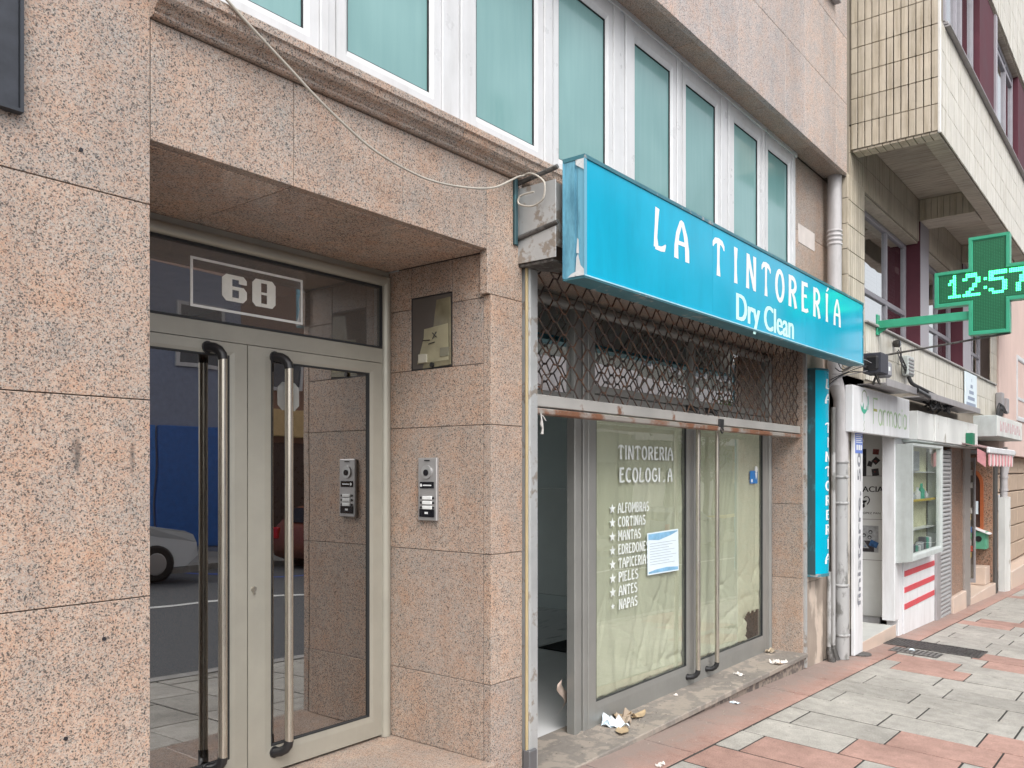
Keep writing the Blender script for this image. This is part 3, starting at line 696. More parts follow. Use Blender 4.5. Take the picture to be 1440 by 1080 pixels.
digit([[(x0, z0 + .018), (x0 + .018, z0), (x0 + .046, z0), (x0 + .046, z0 + .122), (x0 + .018, z0 + .122), (x0, z0 + .104)], [(x0 + .076, z0), (x0 + .104, z0), (x0 + .122, z0 + .018), (x0 + .122, z0 + .104), (x0 + .104, z0 + .122), (x0 + .076, z0 + .122)],
       [(x0 + .046, z0), (x0 + .076, z0), (x0 + .076, z0 + .016), (x0 + .046, z0 + .016)], [(x0 + .046, z0 + .106), (x0 + .076, z0 + .106), (x0 + .076, z0 + .122), (x0 + .046, z0 + .122)], [(x0 + .046, z0 + .055), (x0 + .076, z0 + .055), (x0 + .076, z0 + .066), (x0 + .046, z0 + .066)]])
mb = MB(); mb.add([(x, NY, z) for x, z in oct_(2.312, 2.432, 1.985, 2.115, .025)], [tuple(range(8))])
ST = Mat('translucent_sticker', .5); ST.col((.55, .57, .54)); ST.b.inputs['Alpha'].default_value = .45
obj('sticker', mb, ST.m, door)
# lobby behind the door
mb = MB(); mb.box(1.0, 3.2, .80, 5.0, .32, .343); obj('lobby_floor', mb, GRANITE, B)
mb = MB(); mb.box(1.0, 1.06, .80, 5.0, .345, 2.75); mb.box(1.0, 3.2, 5.0, 5.1, .345, 1.3); mb.box(1.0, 1.3, 5.0, 5.1, 1.3, 2.75); mb.box(2.7, 3.2, 5.0, 5.1, 1.3, 2.75); mb.box(1.3, 2.7, 5.0, 5.1, 2.6, 2.75); mb.box(1.0, 3.2, .76, 5.0, 2.76, 2.80); obj('lobby_wall', mb, M_LOBBY, B)  # rear wall has an added opening to let fill daylight into the lobby
mb = MB(); mb.box(3.06, 3.12, .80, 5.0, .98, 2.75); obj('lobby_wood_panel', mb, M_WOOD, B)
mb = MB(); mb.box(3.04, 3.12, .80, 5.0, .345, .978); obj('lobby_dado', mb, GRANITE_BROWN, B)

# things on the walls beside the door
t = thing('wall_plaque', 'dark slate coloured plaque with a metal edge on the granite left of the door', 'plaque', (.75, 0, 3.0))
mb = MB(); mb.cbox(.50, .955, -.022, -.001, 2.695, 3.45, .003); obj('board', mb, M_SLATE, t)
mb = MB(); mb.ring(.492, .963, 2.687, 3.458, .009, -.030, -.001); obj('edge', mb, plain('dark_edge', (.05, .055, .065), .4, .4), t)
t = thing('intercom', 'steel video door entry panel with three name buttons on the granite return', 'intercom', (2.99, .395, 1.46))
mb = MB(); mb.cbox(2.976, 2.995, .331, .459, 1.462, 1.774, .004); obj('plate', mb, M_STEEL, t)
mb = MB(); mb.tube([(2.977, .395, 1.704), (2.968, .395, 1.704)], .034, 20); obj('camera_bezel', mb, plain('silver_ring', (.52, .52, .52), .3, .7), t)
mb = MB(); mb.tube([(2.968, .395, 1.700), (2.964, .395, 1.700)], .016, 16); obj('camera_lens', mb, M_LENS, t)
mb = MB(); mb.box(2.972, 2.977, .378, .412, 1.757, 1.763); obj('speaker_slot', mb, M_BLACK, t)
mb = MB(); mb.cbox(2.971, 2.977, .347, .443, 1.622, 1.655, .002); obj('display', mb, M_LENS, t)
mb = MB(); mb.box(2.9703, 2.9712, .362, .418, 1.6345, 1.6405); mb.tube([(2.9705, .431, 1.638), (2.9700, .431, 1.638)], .008, 10); obj('display_mark', mb, M_LETTERW, t)
for i in range(3):
    mb = MB(); mb.cbox(2.969, 2.977, .361, .424, 1.567 - i * .024, 1.584 - i * .024, .002); obj('name_button', mb, M_LETTERW, t)
    for yy in (.436, .352):
        mb = MB(); mb.tube([(2.976, yy, 1.5755 - i * .024), (2.972, yy, 1.5755 - i * .024)], .006, 8); obj('call_key', mb, M_BLACK, t)
mb = MB(); mb.cbox(2.971, 2.977, .344, .446, 1.480, 1.520, .002); obj('card_reader', mb, M_LENS, t)
mb = MB(); mb.box(2.9700, 2.9712, .385, .407, 1.496, 1.506); obj('card_symbol', mb, M_LETTERW, t)
t = thing('wall_letterbox', 'recessed meter or letter box with a crooked yellowed plastic door', 'wall box', (2.99, .386, 2.215))
mb = MB(); y1, y0, z0, z1 = MBX[0], MBX[1], MBX[2], MBX[3]
mb.box(3.09, 3.10, y0, y1, z0, z1); mb.box(2.998, 3.09, y0, y0 + .006, z0, z1); mb.box(2.998, 3.09, y1 - .006, y1, z0, z1); mb.box(2.998, 3.09, y0 + .006, y1 - .006, z0, z0 + .006); mb.box(2.998, 3.09, y0 + .006, y1 - .006, z1 - .006, z1); obj('housing', mb, M_BLACK, t)
mb = MB()
mb.add([(3.010, .512, 2.548), (2.994, .258, 2.556), (2.990, .252, 2.226), (3.002, .490, 2.219), (3.016, .512, 2.548), (3.000, .258, 2.556), (2.996, .252, 2.226), (3.008, .490, 2.219)], [(0, 1, 2, 3), (7, 6, 5, 4), (0, 4, 5, 1), (1, 5, 6, 2), (2, 6, 7, 3), (3, 7, 4, 0)])
obj('door', mb, M_PLEXI, t)
mb = MB(); mb.add([(3.0035, .502, 2.413), (2.9905, .268, 2.428), (2.9895, .262, 2.250), (3.0000, .488, 2.246)], [(0, 1, 2, 3)]); obj('paper_insert', mb, M_BUFF, t)
mb = MB(); mb.box(2.988, 2.998, .262, .320, 2.270, 2.312); obj('label', mb, plain('printed_label', (.20, .19, .14), .6), t)
mb = MB(); mb.box(2.9895, 3.0005, .415, .470, 2.250, 2.292); obj('label', mb, plain('white_label', (.48, .46, .38), .6), t)
mb = MB()
for (a, b) in (((.375, 2.392), (.345, 2.368)), ((.348, 2.394), (.372, 2.362)), ((.44, 2.360), (.39, 2.357)), ((.36, 2.345), (.40, 2.338))): mb.tube([(2.992, a[0], a[1]), (2.990, b[0], b[1])], .0022, 5)
obj('scribble', mb, M_INK, t)
mb = MB(); mb.tube([(2.996, .375, 2.233), (2.984, .375, 2.233)], .012, 12); obj('lock', mb, M_BLACK, t)
for i, (x, z) in enumerate(((1.128, 2.642), (1.195, 1.205), (1.085, .935))):
    mb = MB(); mb.tube([(x, -.004, z), (x, .002, z)], .006, 10); obj('screw_plug', mb, M_INK, B)

# ================================================================ the empty dry cleaner's shop
# room behind
mb = MB(); mb.box(3.33, 7.9, .425, 6.0, .08, .141); obj('shop_floor', mb, M_MARBLE, B)
mb = MB(); mb.box(7.82, 7.9, .62, 6.0, 1.52, 3.1); mb.box(3.2, 3.33, .63, 6.0, .142, 3.1); mb.box(3.33, 4.0, 5.95, 6.05, .142, 3.1); mb.box(7.2, 7.82, 5.95, 6.05, .142, 3.1); mb.box(4.0, 7.2, 5.95, 6.05, .142, .95); mb.box(4.0, 7.2, 5.95, 6.05, 2.75, 3.1); mb.box(3.33, 7.9, .52, 6.0, 3.1, 3.16); obj('shop_wall', mb, M_SHOPWALL, B)
mb = MB(); mb.box(7.80, 7.9, .62, 5.95, .30, 1.515); obj('shop_wall_dado', mb, M_SHOPWALL2, B)
mb = MB(); mb.cbox(7.785, 7.82, .62, 5.95, .142, .295, .003); obj('skirting', mb, M_SHOPWALL, B)
mb = MB(); mb.cbox(7.790, 7.802, 2.16, 2.25, .56, .65, .004); mb.cbox(7.786, 7.792, 2.18, 2.23, .58, .63, .003); obj('wall_socket', mb, M_PLEXI, B)
f = MB(); f.ring(4.0, 7.2, .95, 2.75, .07, 5.97, 6.03, .01); f.box(5.57, 5.63, 5.975, 6.025, 1.021, 2.679); w_ = obj('rear_window', f, M_WHITEPVC, B)  # window added in the back wall to bring fill daylight into the shop
p = MB(); p.box(4.07, 7.13, 5.998, 6.004, 1.02, 2.68); obj('pane', p, M_SHOPGLASS, w_)
t = thing('floor_mat', 'black rubber mat on the marble floor inside the open shop doorway', 'mat', (6.6, 1.2, .142))
mb = MB(); mb.cbox(5.95, 7.5, .75, 1.92, .142, .152, .003); obj('mat', mb, M_MATBLACK, t)

SY = .272
f = MB()
for (a, b) in ((0.0, .05), (.054, .09), (.094, .14)): f.cbox(4.095 + a, 4.095 + b, SY + (.012 if a == .054 else .0), SY + .06, .143, 2.665, .004)
f.cbox(4.236, 4.31, SY - .004, SY + .055, .143, 2.665, .004)
f.tube([(3.345, SY + .03, 2.695), (7.16, SY + .03, 2.695)], .032, 14)
f.cbox(3.34, 4.09, SY + .004, SY + .06, 2.10, 2.165, .004); f.cbox(4.315, 7.12, SY + .004, SY + .06, 2.185, 2.235, .004)
f.cbox(5.645, 5.70, SY + .006, SY + .06, 2.237, 2.665, .004)
f.tube([(7.145, SY + .01, .143), (7.145, SY + .01, 2.70)], .024, 12); f.cbox(7.055, 7.12, SY + .002, SY + .06, .143, 2.18, .004); f.cbox(7.07, 7.12, SY + .002, SY + .06, 2.237, 2.665, .004)
shop = obj('shopfront', f, M_ALU_GREY, B)
for xa, xb, z0, z1 in ((3.345, 4.09, 2.17, 2.662), (4.315, 5.643, 2.24, 2.662), (5.702, 7.068, 2.24, 2.662)):
    p = MB(); p.box(xa, xb, SY + .032, SY + .038, z0, z1); obj('transom_pane', p, M_PLAINGLASS, shop)
def sleaf(xa, xb, ga, gb):
    f = MB(); f.ring(xa, xb, .150, 2.178, (ga - xa, xb - gb, .145, .07), SY + .002, SY + .05, .004); obj('door_leaf', f, M_ALU_GREY, shop)
    f = MB(); f.ring(ga - .001, gb + .001, .294, 2.109, .006, SY + .006, SY + .02); obj('gasket', f, M_GASKET, shop)
    p = MB(); p.box(ga + .004, gb - .004, SY + .020, SY + .026, .299, 2.104); obj('leaf_pane', p, M_SHOPGLASS, shop)
sleaf(4.313, 5.648, 4.335, 5.545); sleaf(5.653, 7.052, 5.765, 6.985)
pull(5.585, SY + .002, .215, 2.17, -1, shop, .017, .07); pull(5.905, SY + .002, .215, 2.17, -1, shop, .017, .07)
mb = MB(); mb.cbox(5.70, 5.722, SY - .006, SY + .003, 1.03, 1.10, .004); obj('lock', mb, M_BLACK, shop)
# lettering stuck on the glass
LY = SY + .0185
def lettering(name, txt, x0, x1, z, h, mat=M_LETTERW):
    mb = MB(); word_y(mb, txt, x0, x1, z, h, LY); return obj(name, mb, mat, shop)
M_LW2 = plain('dirty_white_vinyl', (.72, .76, .75), .5, var=.2, scale=20)
lettering('window_lettering', 'TINTORERIA', 4.612, 5.362, 1.786, .092, M_LW2)
lettering('window_lettering', 'ECOLOGI', 4.632, 5.175, 1.636, .097, M_LW2); lettering('window_lettering', 'A', 5.285, 5.352, 1.636, .097, M_LW2)
mb = MB(); put_y(mb, [(0, .0), (.5, .0), (.6, .25), (.3, .12)], [(0, 1, 2, 3)], 5.205, 1.634, .07, .09, LY); obj('letter_remnant', mb, M_LW2, shop)
rows = ['ALFOMBRAS', 'CORTINAS', 'MANTAS', 'EDREDONES', 'TAPICERIAS', 'PIELES', 'ANTES', 'NAPAS']
wid = [.405, .355, .29, .40, .40, .25, .235, .235]
for i, (r_, w_) in enumerate(zip(rows, wid)):
    z = 1.440 - i * .0885
    lettering('list_lettering', r_, 4.612 + .002 * i, 4.612 + .002 * i + w_, z, .066, M_LW2)
    mb = MB(); kx = .034 if i < 7 else .022; mb.add([(4.545 + .001 * i, LY, z + .030)] + [(4.545 + .001 * i + kx * (1.0 if q % 2 == 0 else .42) * math.sin(q * math.pi / 5) * 1.15, LY, z + .030 + kx * (1.0 if q % 2 == 0 else .42) * math.cos(q * math.pi / 5)) for q in range(10)], [(0, 1 + q, 1 + (q + 1) % 10) for q in range(10)]); obj('list_star', mb, M_LW2, shop)

def paper(name, label, x0, x1, z0, z1, y, hole=None, seed=0):
    rnd = random.Random(seed); nx, nz = 90, 120; mb = MB(); vs = []; fs = []
    fold = [(rnd.uniform(x0, x1), rnd.uniform(-.30, .30), rnd.uniform(.02, .05), rnd.uniform(.003, .009)) for _ in range(11)]
    kink = [(rnd.uniform(x0, x1), rnd.uniform(z0, z0 + .55), rnd.uniform(0, 3.14), rnd.uniform(.06, .20), rnd.uniform(.008, .02), rnd.uniform(.007, .020)) for _ in range(24)]
    for j in range(nz + 1):
        for i in range(nx + 1):
            x = x0 + (x1 - x0) * i / nx; z = z0 + (z1 - z0) * j / nz; d = 0
            for (fx, sl, w, a) in fold:
                u = (x - fx - sl * (z - z0)) / w; d += a * math.exp(-u * u)
            for (kx, kz, an, ln, w, a) in kink:
                dx, dz = x - kx, z - kz; l = dx * math.cos(an) + dz * math.sin(an); p = -dx * math.sin(an) + dz * math.cos(an)
                d += a * math.exp(-(l / ln) ** 2) * math.exp(-abs(p) / w)
            zz = z + (.004 * math.sin(x * 21 + seed) + .003 * math.sin(x * 57) if j == 0 else 0)
            vs.append((x, y + min(d, .07) + .0015 * math.sin(x * 70 + z * 33) * math.sin(z * 51), max(zz, z0 - .002)))
    for j in range(nz):
        for i in range(nx):
            xm = x0 + (x1 - x0) * (i + .5) / nx; zm = z0 + (z1 - z0) * (j + .5) / nz
            if hole and xm > hole[0] + .012 * math.sin(zm * 90) and zm < hole[1] + .012 * math.sin(xm * 70) + .02 * (xm - hole[0]): continue
            a = j * (nx + 1) + i; fs.append((a, a + 1, a + nx + 2, a + nx + 1))
    mb.add(vs, fs, True); o = obj(name, mb, M_KRAFT); so = o.modifiers.new('thickness', 'SOLIDIFY'); so.thickness = .0006
    return tag(o, label, 'paper')
paper('kraft_paper', 'crumpled beige paper sheet covering the left glass with the white lettering', 4.34, 5.535, .297, 2.10, SY + .034, None, 3)
paper('kraft_paper', 'beige paper sheet covering the right glass with a corner torn away', 5.77, 6.98, .299, 2.10, SY + .034, (6.715, .515), 8)
mb = MB(); pts = [(4.075 + .05 * math.sin(a * .9) - .06 * (a / 6) ** 2, .40 - .012 * a, .25 + .035 * a) for a in range(7)]
vs = []
for i, (x, y, z) in enumerate(pts): vs += [(x + .02, y, z), (x + .11, y + .03, z + .01)]
mb.add(vs, [(2 * i, 2 * i + 1, 2 * i + 3, 2 * i + 2) for i in range(6)], True)
o = obj('paper_strip', mb, plain('pinkish_paper', (.56, .45, .38), .8)); o.modifiers.new('thickness', 'SOLIDIFY').thickness = .001
tag(o, 'curled strip of brown paper hanging behind the doorway post', 'paper')
# notice
t = thing('notice_sheet', 'white and blue printed notice taped beside the list on the glass', 'notice', (5.2, SY, 1.0))
mb = MB(); c4 = [(4.995, 1.005), (5.440, 1.000), (5.430, 1.298), (4.988, 1.290)]; YN = SY + .017
mb.add([(x, YN, z) for x, z in c4] + [(x, YN - .0006 - .004 * (x > 5.2), z) for x, z in c4], [(0, 1, 2, 3), (4, 7, 6, 5), (0, 4, 5, 1), (1, 5, 6, 2), (2, 6, 7, 3), (3, 7, 4, 0)]); obj('sheet', mb, M_PAPER, t)
def nq(u, w, dy=-.0055):
    a = [c4[0][i] + (c4[1][i] - c4[0][i]) * u for i in (0, 1)]; b = [c4[3][i] + (c4[2][i] - c4[3][i]) * u for i in (0, 1)]
    return (a[0] + (b[0] - a[0]) * w, YN + dy + .004 * (1 - u), a[1] + (b[1] - a[1]) * w)
mb = MB(); mb.add([nq(.03, .97), nq(.03, .84), nq(.35, .80), nq(.75, .88), nq(.97, .95), nq(.97, .97)], [(0, 1, 2, 3, 4, 5)]); mb.add([nq(.03, .03), nq(.97, .03), nq(.97, .10), nq(.6, .13), nq(.25, .11), nq(.03, .07)], [(0, 1, 2, 3, 4, 5)]); obj('printed_wave', mb, M_PAPERBLUE, t)
mb = MB()
for i in range(9):
    w = .74 - i * .062
    mb.add([nq(.07, w, -.0058), nq(.92 - .3 * ((i * 37) % 5) / 5, w, -.0058), nq(.92 - .3 * ((i * 37) % 5) / 5, w - .010, -.0058), nq(.07, w - .010, -.0058)], [(0, 1, 2, 3)])
obj('text_line', mb, M_PRINTGREY, t)
t = thing('blue_sticker', 'small blue sticker with a white mark on the right glass', 'sticker', (6.82, SY, 1.6))
mb = MB(); mb.box(6.74, 6.895, SY + .0165, SY + .0195, 1.608, 1.716); obj('label', mb, M_BLUESTICK, t)
mb = MB(); mb.tube([(6.87, SY + .016, 1.728), (6.87, SY + .0195, 1.728)], .028, 14); obj('tab', mb, M_LETTERW, t)
mb = MB(); mb.prism_y([(6.845, 1.700), (6.885, 1.700), (6.878, 1.665), (6.862, 1.640)], SY + .0158, SY + .0164); mb.box(6.76, 6.79, SY + .0158, SY + .0164, 1.62, 1.645); obj('mark', mb, M_LETTERW, t)

# ---------------------------------------------------------------- rolled-up grille
t = thing('roller_grille', 'rusty diamond mesh roller grille half raised over the shop door', 'grille', (5.2, .04, 2.0))
mb = MB(); mb.cbox(3.252, 3.262, -.030, .044, .142, 2.70, .002); mb.cbox(3.262, 3.322, -.030, -.022, .142, 2.70, .002); mb.cbox(3.262, 3.322, .020, .028, .142, 2.70, .002); mb.cbox(3.316, 3.326, -.022, -.006, .142, 2.70, .002); obj('guide_rail', mb, M_ZINC, t)
mb = MB(); mb.tube([(3.247, -.018, .30), (3.247, -.018, 2.70)], .008, 8); obj('side_cord', mb, plain('yellowed_trim', (.40, .32, .18), .7), t)
mb = MB(); mb.cbox(3.236, 3.300, -.045, .0, .155, .345, .006); obj('foot_sleeve', mb, plain('dark_grey_sleeve', (.11, .11, .115), .5), t)
mb = MB(); mb.cbox(3.230, 3.302, -.05, .0, .12, .16, .004); obj('rusty_foot', mb, plain('rust_red', (.20, .06, .045), .8), t)
mb = MB(); mb.cbox(7.20, 7.235, -.02, .044, .02, 2.74, .002); obj('guide_rail', mb, M_ZINC, t)
mb = MB(); mb.cbox(3.335, 7.195, .02, .062, 2.036, 2.098, .004); obj('bottom_bar', mb, M_RUSTBAR, t)
mb = MB(); mb.cbox(3.335, 7.195, .012, .07, 1.996, 2.028, .006); obj('bottom_bar_foot', mb, worn('rust_streaked_bar', (.36, .33, .30), (.27, .12, .065), .50, 4, .65, .2), t)
mb = MB(); mb.cbox(5.52, 5.60, .010, .02, 2.02, 2.08, .003); mb.tube([(5.56 + .02 * math.cos(a * .7), .008, 2.0 + .02 * math.sin(a * .7)) for a in range(9)], .005, 6); obj('lock', mb, M_BLACK, t)
PER, HH = .157, .0560
rnd = random.Random(5)
for j in range(12):
    zc = 2.098 + HH * (j + .5); pts = []; i = 0
    x = 3.335 + (PER / 2 if j % 2 else 0)
    while x < 7.19:
        for (dx, dz) in ((-.012, -.5), (.012, -.5), (PER / 2 - .012, .5), (PER / 2 + .012, .5)):
            xx = min(max(x + dx, 3.332), 7.196); w = math.exp(-((xx - 3.4) / .35) ** 2) if j < 2 else 0
            pts.append((xx + rnd.uniform(-.003, .003) - w * .02 * math.sin(xx * 40), .041 + (.004 if dz > 0 else -.004), zc + dz * (HH + .006) + rnd.uniform(-.0025, .0025) - w * .02 * abs(math.sin(xx * 23 + j))))
        x += PER
    mb = MB(); mb.tube(pts, .0046, 6); obj('wire', mb, M_WIRE, t)
mb = MB(); mb.cbox(3.20, 3.206, -.225, .0, 2.715, 3.08, .001); mb.box(3.206, 7.4, -.20, -.195, 2.78, 3.08); mb.box(3.206, 7.4, -.195, .0, 3.06, 3.08); obj('roller_housing', mb, M_ZINC, t)
mb = MB(); mb.prism_z([(3.21, .0), (3.30, .0), (3.55, -.20), (3.21, -.20)], 2.700, 2.713); obj('gusset', mb, M_CAST, t)
mb = MB(); mb.tube([(3.31, -.08, 2.93), (7.3, -.08, 2.93)], .07, 12); obj('roller', mb, M_RUST, t)

# ---------------------------------------------------------------- the cyan fascia sign
t = thing('fascia_sign', 'long cyan light box sign with white shop name over the grille', 'sign', (5.4, -.3, 2.6))
X0, X1, YF, YB = 3.225, 7.645, -.372, -.247
def zb(x): return 2.607 + (x - X0) * .0085
def zt(x): return 3.172 + (x - X0) * .003
def slant_bar(mb, x0, x1, y0, y1, fz0, fz1):
    mb.add([(x, y, f(x)) for x in (x0, x1) for y in (y0, y1) for f in (fz0, fz1)], [(0, 1, 3, 2), (4, 6, 7, 5), (0, 4, 5, 1), (2, 3, 7, 6), (0, 2, 6, 4), (1, 5, 7, 3)])
for xa, xb in ((X0 + .02, 4.602), (4.602, 6.19), (6.19, X1 - .012)):
    mb = MB(); slant_bar(mb, xa + .0012, xb - .0012, YF + .006, YF + .012, lambda x: zb(x) + .008, lambda x: zt(x) - .016); obj('face_panel', mb, M_SIGN, t)
mb = MB()
slant_bar(mb, X0, X1, YF, YB, lambda x: zt(x) - .018, zt); slant_bar(mb, X0 + .002, X1 - .001, YF + .001, YB, lambda x: zb(x) - .006, lambda x: zb(x) + .002)
slant_bar(mb, X1 - .011, X1, YF + .002, YB, lambda x: zb(x) + .003, lambda x: zt(x) - .019)
obj('frame', mb, M_SIGNFRAME, t)
mb = MB(); slant_bar(mb, X0 + .003, X1 - .002, YF - .002, YF + .005, lambda x: zb(x) + .0025, lambda x: zb(x) + .0085); obj('trim_strip', mb, plain('pale_blue_trim', (.42, .72, .82), .35), t)
mb = MB()
for (ya, yb, o) in ((YF + .001, YF + .006, 0), (YF + .006, YF + .042, .004), (YF + .042, YF + .058, .010), (YF + .058, YB - .006, .004), (YB - .006, YB, 0)):
    mb.box(X0 + o - .001, X0 + .019, ya, yb - .0004, zb(X0) + .003, zt(X0) - .019)
obj('end_panel', mb, M_SIGNEND, t)
mb = MB(); 
for pz in (((YF + .002, 2.612), (YB - .03, 2.612), (YB - .05, 2.626), (YF + .05, 2.634), (YF + .045, 2.70), (YF + .036, 2.715), (YF + .022, 2.66), (YF + .004, 2.64)), ((YF + .03, 2.715), (YF + .046, 2.72), (YF + .040, 2.79), (YF + .033, 2.78)), ((YF + .004, 3.10), (YF + .05, 3.13), (YF + .05, 3.152), (YF + .004, 3.152))):
    mb.add([(X0 - .0022, y, z) for y, z in pz], [tuple(range(len(pz)))])
obj('worn_paint', mb, worn('flaked_white_primer', (.60, .62, .63), (.30, .36, .38), .35, 60, .8), t)
mb = MB(); mb.box(X0 + .03, X1 - .03, YB - .004, YB - .001, 2.65, 3.15); obj('back_panel', mb, M_ZINC, t)
for i, (za, zb_) in enumerate(((3.100, 3.130), (2.835, 2.870))):
    mb = MB(); mb.tube([(3.192, .002, za), (3.20, YB + .01, zb_ + .006)], .013, 4); obj('arm', mb, M_CAST, t)
mb = MB(); mb.cbox(3.160, 3.180, -.016, .0, 2.80, 3.125, .002); mb.cbox(3.160, 3.196, -.006, .0, 2.80, 3.125, .002); obj('wall_bracket', mb, M_TEALSIDE, t)
for x in (5.4, 7.3):
    mb = MB(); mb.tube([(x, -.195, 3.07), (x, YB - .002, 3.13)], .012, 4); obj('arm', mb, M_CAST, t)
# LA TINTORERÍA, in loosely spaced art nouveau capitals; Dry Clean below
lx = [('L', 3.889, 4.022), ('A', 4.119, 4.290), ('T', 4.599, 4.764), ('I', 4.903, 4.959), ('N', 5.091, 5.259), ('T', 5.343, 5.505), ('O', 5.582, 5.762), ('R', 5.837, 6.008), ('E', 6.096, 6.248), ('R', 6.352, 6.520), ('I', 6.638, 6.700), ('A', 6.838, 7.011)]
for i, (c, xa, xb) in enumerate(lx):
    mb = MB(); vs, fs, lay = glyph(c, acute=(i == 10)); put_y(mb, vs, fs, xa, 2.874 + (xa - 3.9) * .0035, (xb - xa) / GL[c][1], .222, YF + .0055, lay); obj('letter', mb, M_LETTERW, t)
M_LETTERC = plain('pale_cyan_vinyl', (.58, .88, .84), .35, var=.04)
fx = 4.936
for word, xe in (('Dry', 5.33), ('Clean', 5.965)):
    for k_ in (0, 1, 2):
        pass
    vs, fs = font_fit(word, xe - fx, .165 if word == 'Clean' else .165)
    if word == 'Dry': vs = [(a, b) for a, b in vs]
    for dx in (0, .006, .012, .018):
        mb = MB() if dx == 0 else mb
        put_y(mb, vs, fs, fx + dx, 2.655, .93, 1.0, YF + .0054 - dx * .01)
    obj('lettering', mb, M_LETTERC, t)
    fx = xe + .055

# upright sign
t = thing('upright_sign', 'narrow vertical blue sign with rounded face beside the downpipe', 'sign', (7.42, -.04, .8))
prof = [(7.285, .0), (7.285, -.072)] + [(7.285 + .29 * i / 10, -.072 - .055 * math.sin(math.pi * i / 10 * .92 + .02)) for i in range(1, 11)] + [(7.575, .0)]
mb = MB(); n = len(prof)
mb.add([(x, y, .822) for x, y in prof[1:-1]] + [(x, y, 2.588) for x, y in prof[1:-1]], [(i, i + 1, i + 1 + n - 2, i + n - 2) for i in range(n - 3)], True); obj('face', mb, M_SIGNBLUE2, t)
mb = MB(); mb.box(7.283, 7.290, -.071, .0, .815, 2.595); mb.box(7.57, 7.576, -.07, .0, .815, 2.595); obj('side_panel', mb, M_TEALSIDE, t)
for z0, z1 in ((.795, .822), (2.588, 2.606)):
    mb = MB(); mb.prism_z([(x, y - .004 if 0 < i < n - 1 else y) for i, (x, y) in enumerate(prof)], z0, z1); obj('cap', mb, M_SIGNFRAME, t)
txt = 'LA TINTORERIA'
for i, c in enumerate(txt):
    if c == ' ': continue
    vs, fs, lay = glyph(c, acute=(i == 11)); z = 2.43 - i * .127; w = GL[c][1]
    mb = MB(); vv = []
    for (a, b), l in zip(vs, lay):
        x = 7.445 + (a - w / 2) * .19; u = (x - 7.285) / .29
        vv.append((x, -.0726 - .055 * math.sin(math.pi * u * .92 + .02) - .0004 * l - .002, z + b * .088))
    mb.add(vv, fs); obj('letter', mb, M_LETTERW, t)

# ---------------------------------------------------------------- cable along the facade
cab = [(1.40, 3.30), (1.533, 3.238), (1.625, 3.190), (1.796, 3.106), (1.92, 3.045), (2.051, 2.992), (2.16, 2.955), (2.266, 2.934), (2.39, 2.921), (2.506, 2.919), (2.64, 2.933), (2.775, 2.958), (2.88, 2.984), (2.973, 3.018), (3.07, 3.072), (3.14, 3.112)]
pts = [(x, -.10 + .05 * i / 15, z) for i, (x, z) in enumerate(cab)]
pts += [(3.178, -.055, 3.127), (3.172, -.09, 3.128), (3.168, -.134, 3.108), (3.166, -.175, 3.075), (3.165, -.188, 3.046), (3.165, -.18, 2.99), (3.165, -.14, 2.968), (3.165, -.104, 2.966), (3.166, -.06, 2.978), (3.166, -.03, 2.995), (3.166, -.032, 3.018), (3.168, -.05, 3.031), (3.17, -.121, 3.033)]
def smooth(p, n=4):
    P = [Vector(q) for q in p]; out = []
    for i in range(len(P) - 1):
        a, b, c, d = P[max(i - 1, 0)], P[i], P[i + 1], P[min(i + 2, len(P) - 1)]
        for k in range(n):
            u = k / n; out.append(.5 * ((2 * b) + (c - a) * u + (2 * a - 5 * b + 4 * c - d) * u * u + (3 * b - a - 3 * c + d) * u ** 3))
    return out + [P[-1]]
mb = MB(); mb.tube(smooth(pts), .0048, 8); tag(obj('loose_cable', mb, M_CABLE), 'off white cable sagging across the granite and looping at the sign bracket', 'cable')

# ---------------------------------------------------------------- litter on the shop step
def crumple(name, x, y, z, s, mat, label, seed, flat=.45):
    rnd = random.Random(seed); n = 5; mb = MB()
    for sheet in range(3 if s > .03 else 2):
        an = rnd.uniform(0, 3.1); vs = []; sx = s * rnd.uniform(.9, 1.5); sy = s * rnd.uniform(.6, 1.1); ox, oy = rnd.gauss(0, s * .5), rnd.gauss(0, s * .4)
        for j in range(n):
            for i in range(n):
                u, w = (i / (n - 1) - .5) * 2 + rnd.uniform(-.22, .22), (j / (n - 1) - .5) * 2 + rnd.uniform(-.22, .22)
                if abs(u) + abs(w) > 1.5: u *= .8; w *= .8
                h = abs(rnd.gauss(0, .55)) * s * flat * 1.5 * (1.1 - .5 * max(abs(u), abs(w)))
                vs.append((x + ox + u * sx * math.cos(an) - w * sy * math.sin(an), y + oy + u * sx * math.sin(an) + w * sy * math.cos(an), z + .001 + h + .002 * sheet))
        fs = []
        for j in range(n - 1):
            for i in range(n - 1):
                a = j * n + i
                if (i + j) % 2: fs += [(a, a + 1, a + n), (a + 1, a + n + 1, a + n)]
                else: fs += [(a, a + 1, a + n + 1), (a, a + n + 1, a + n)]
        mb.add(vs, fs)
    return tag(obj(name, mb, mat), label, 'litter')
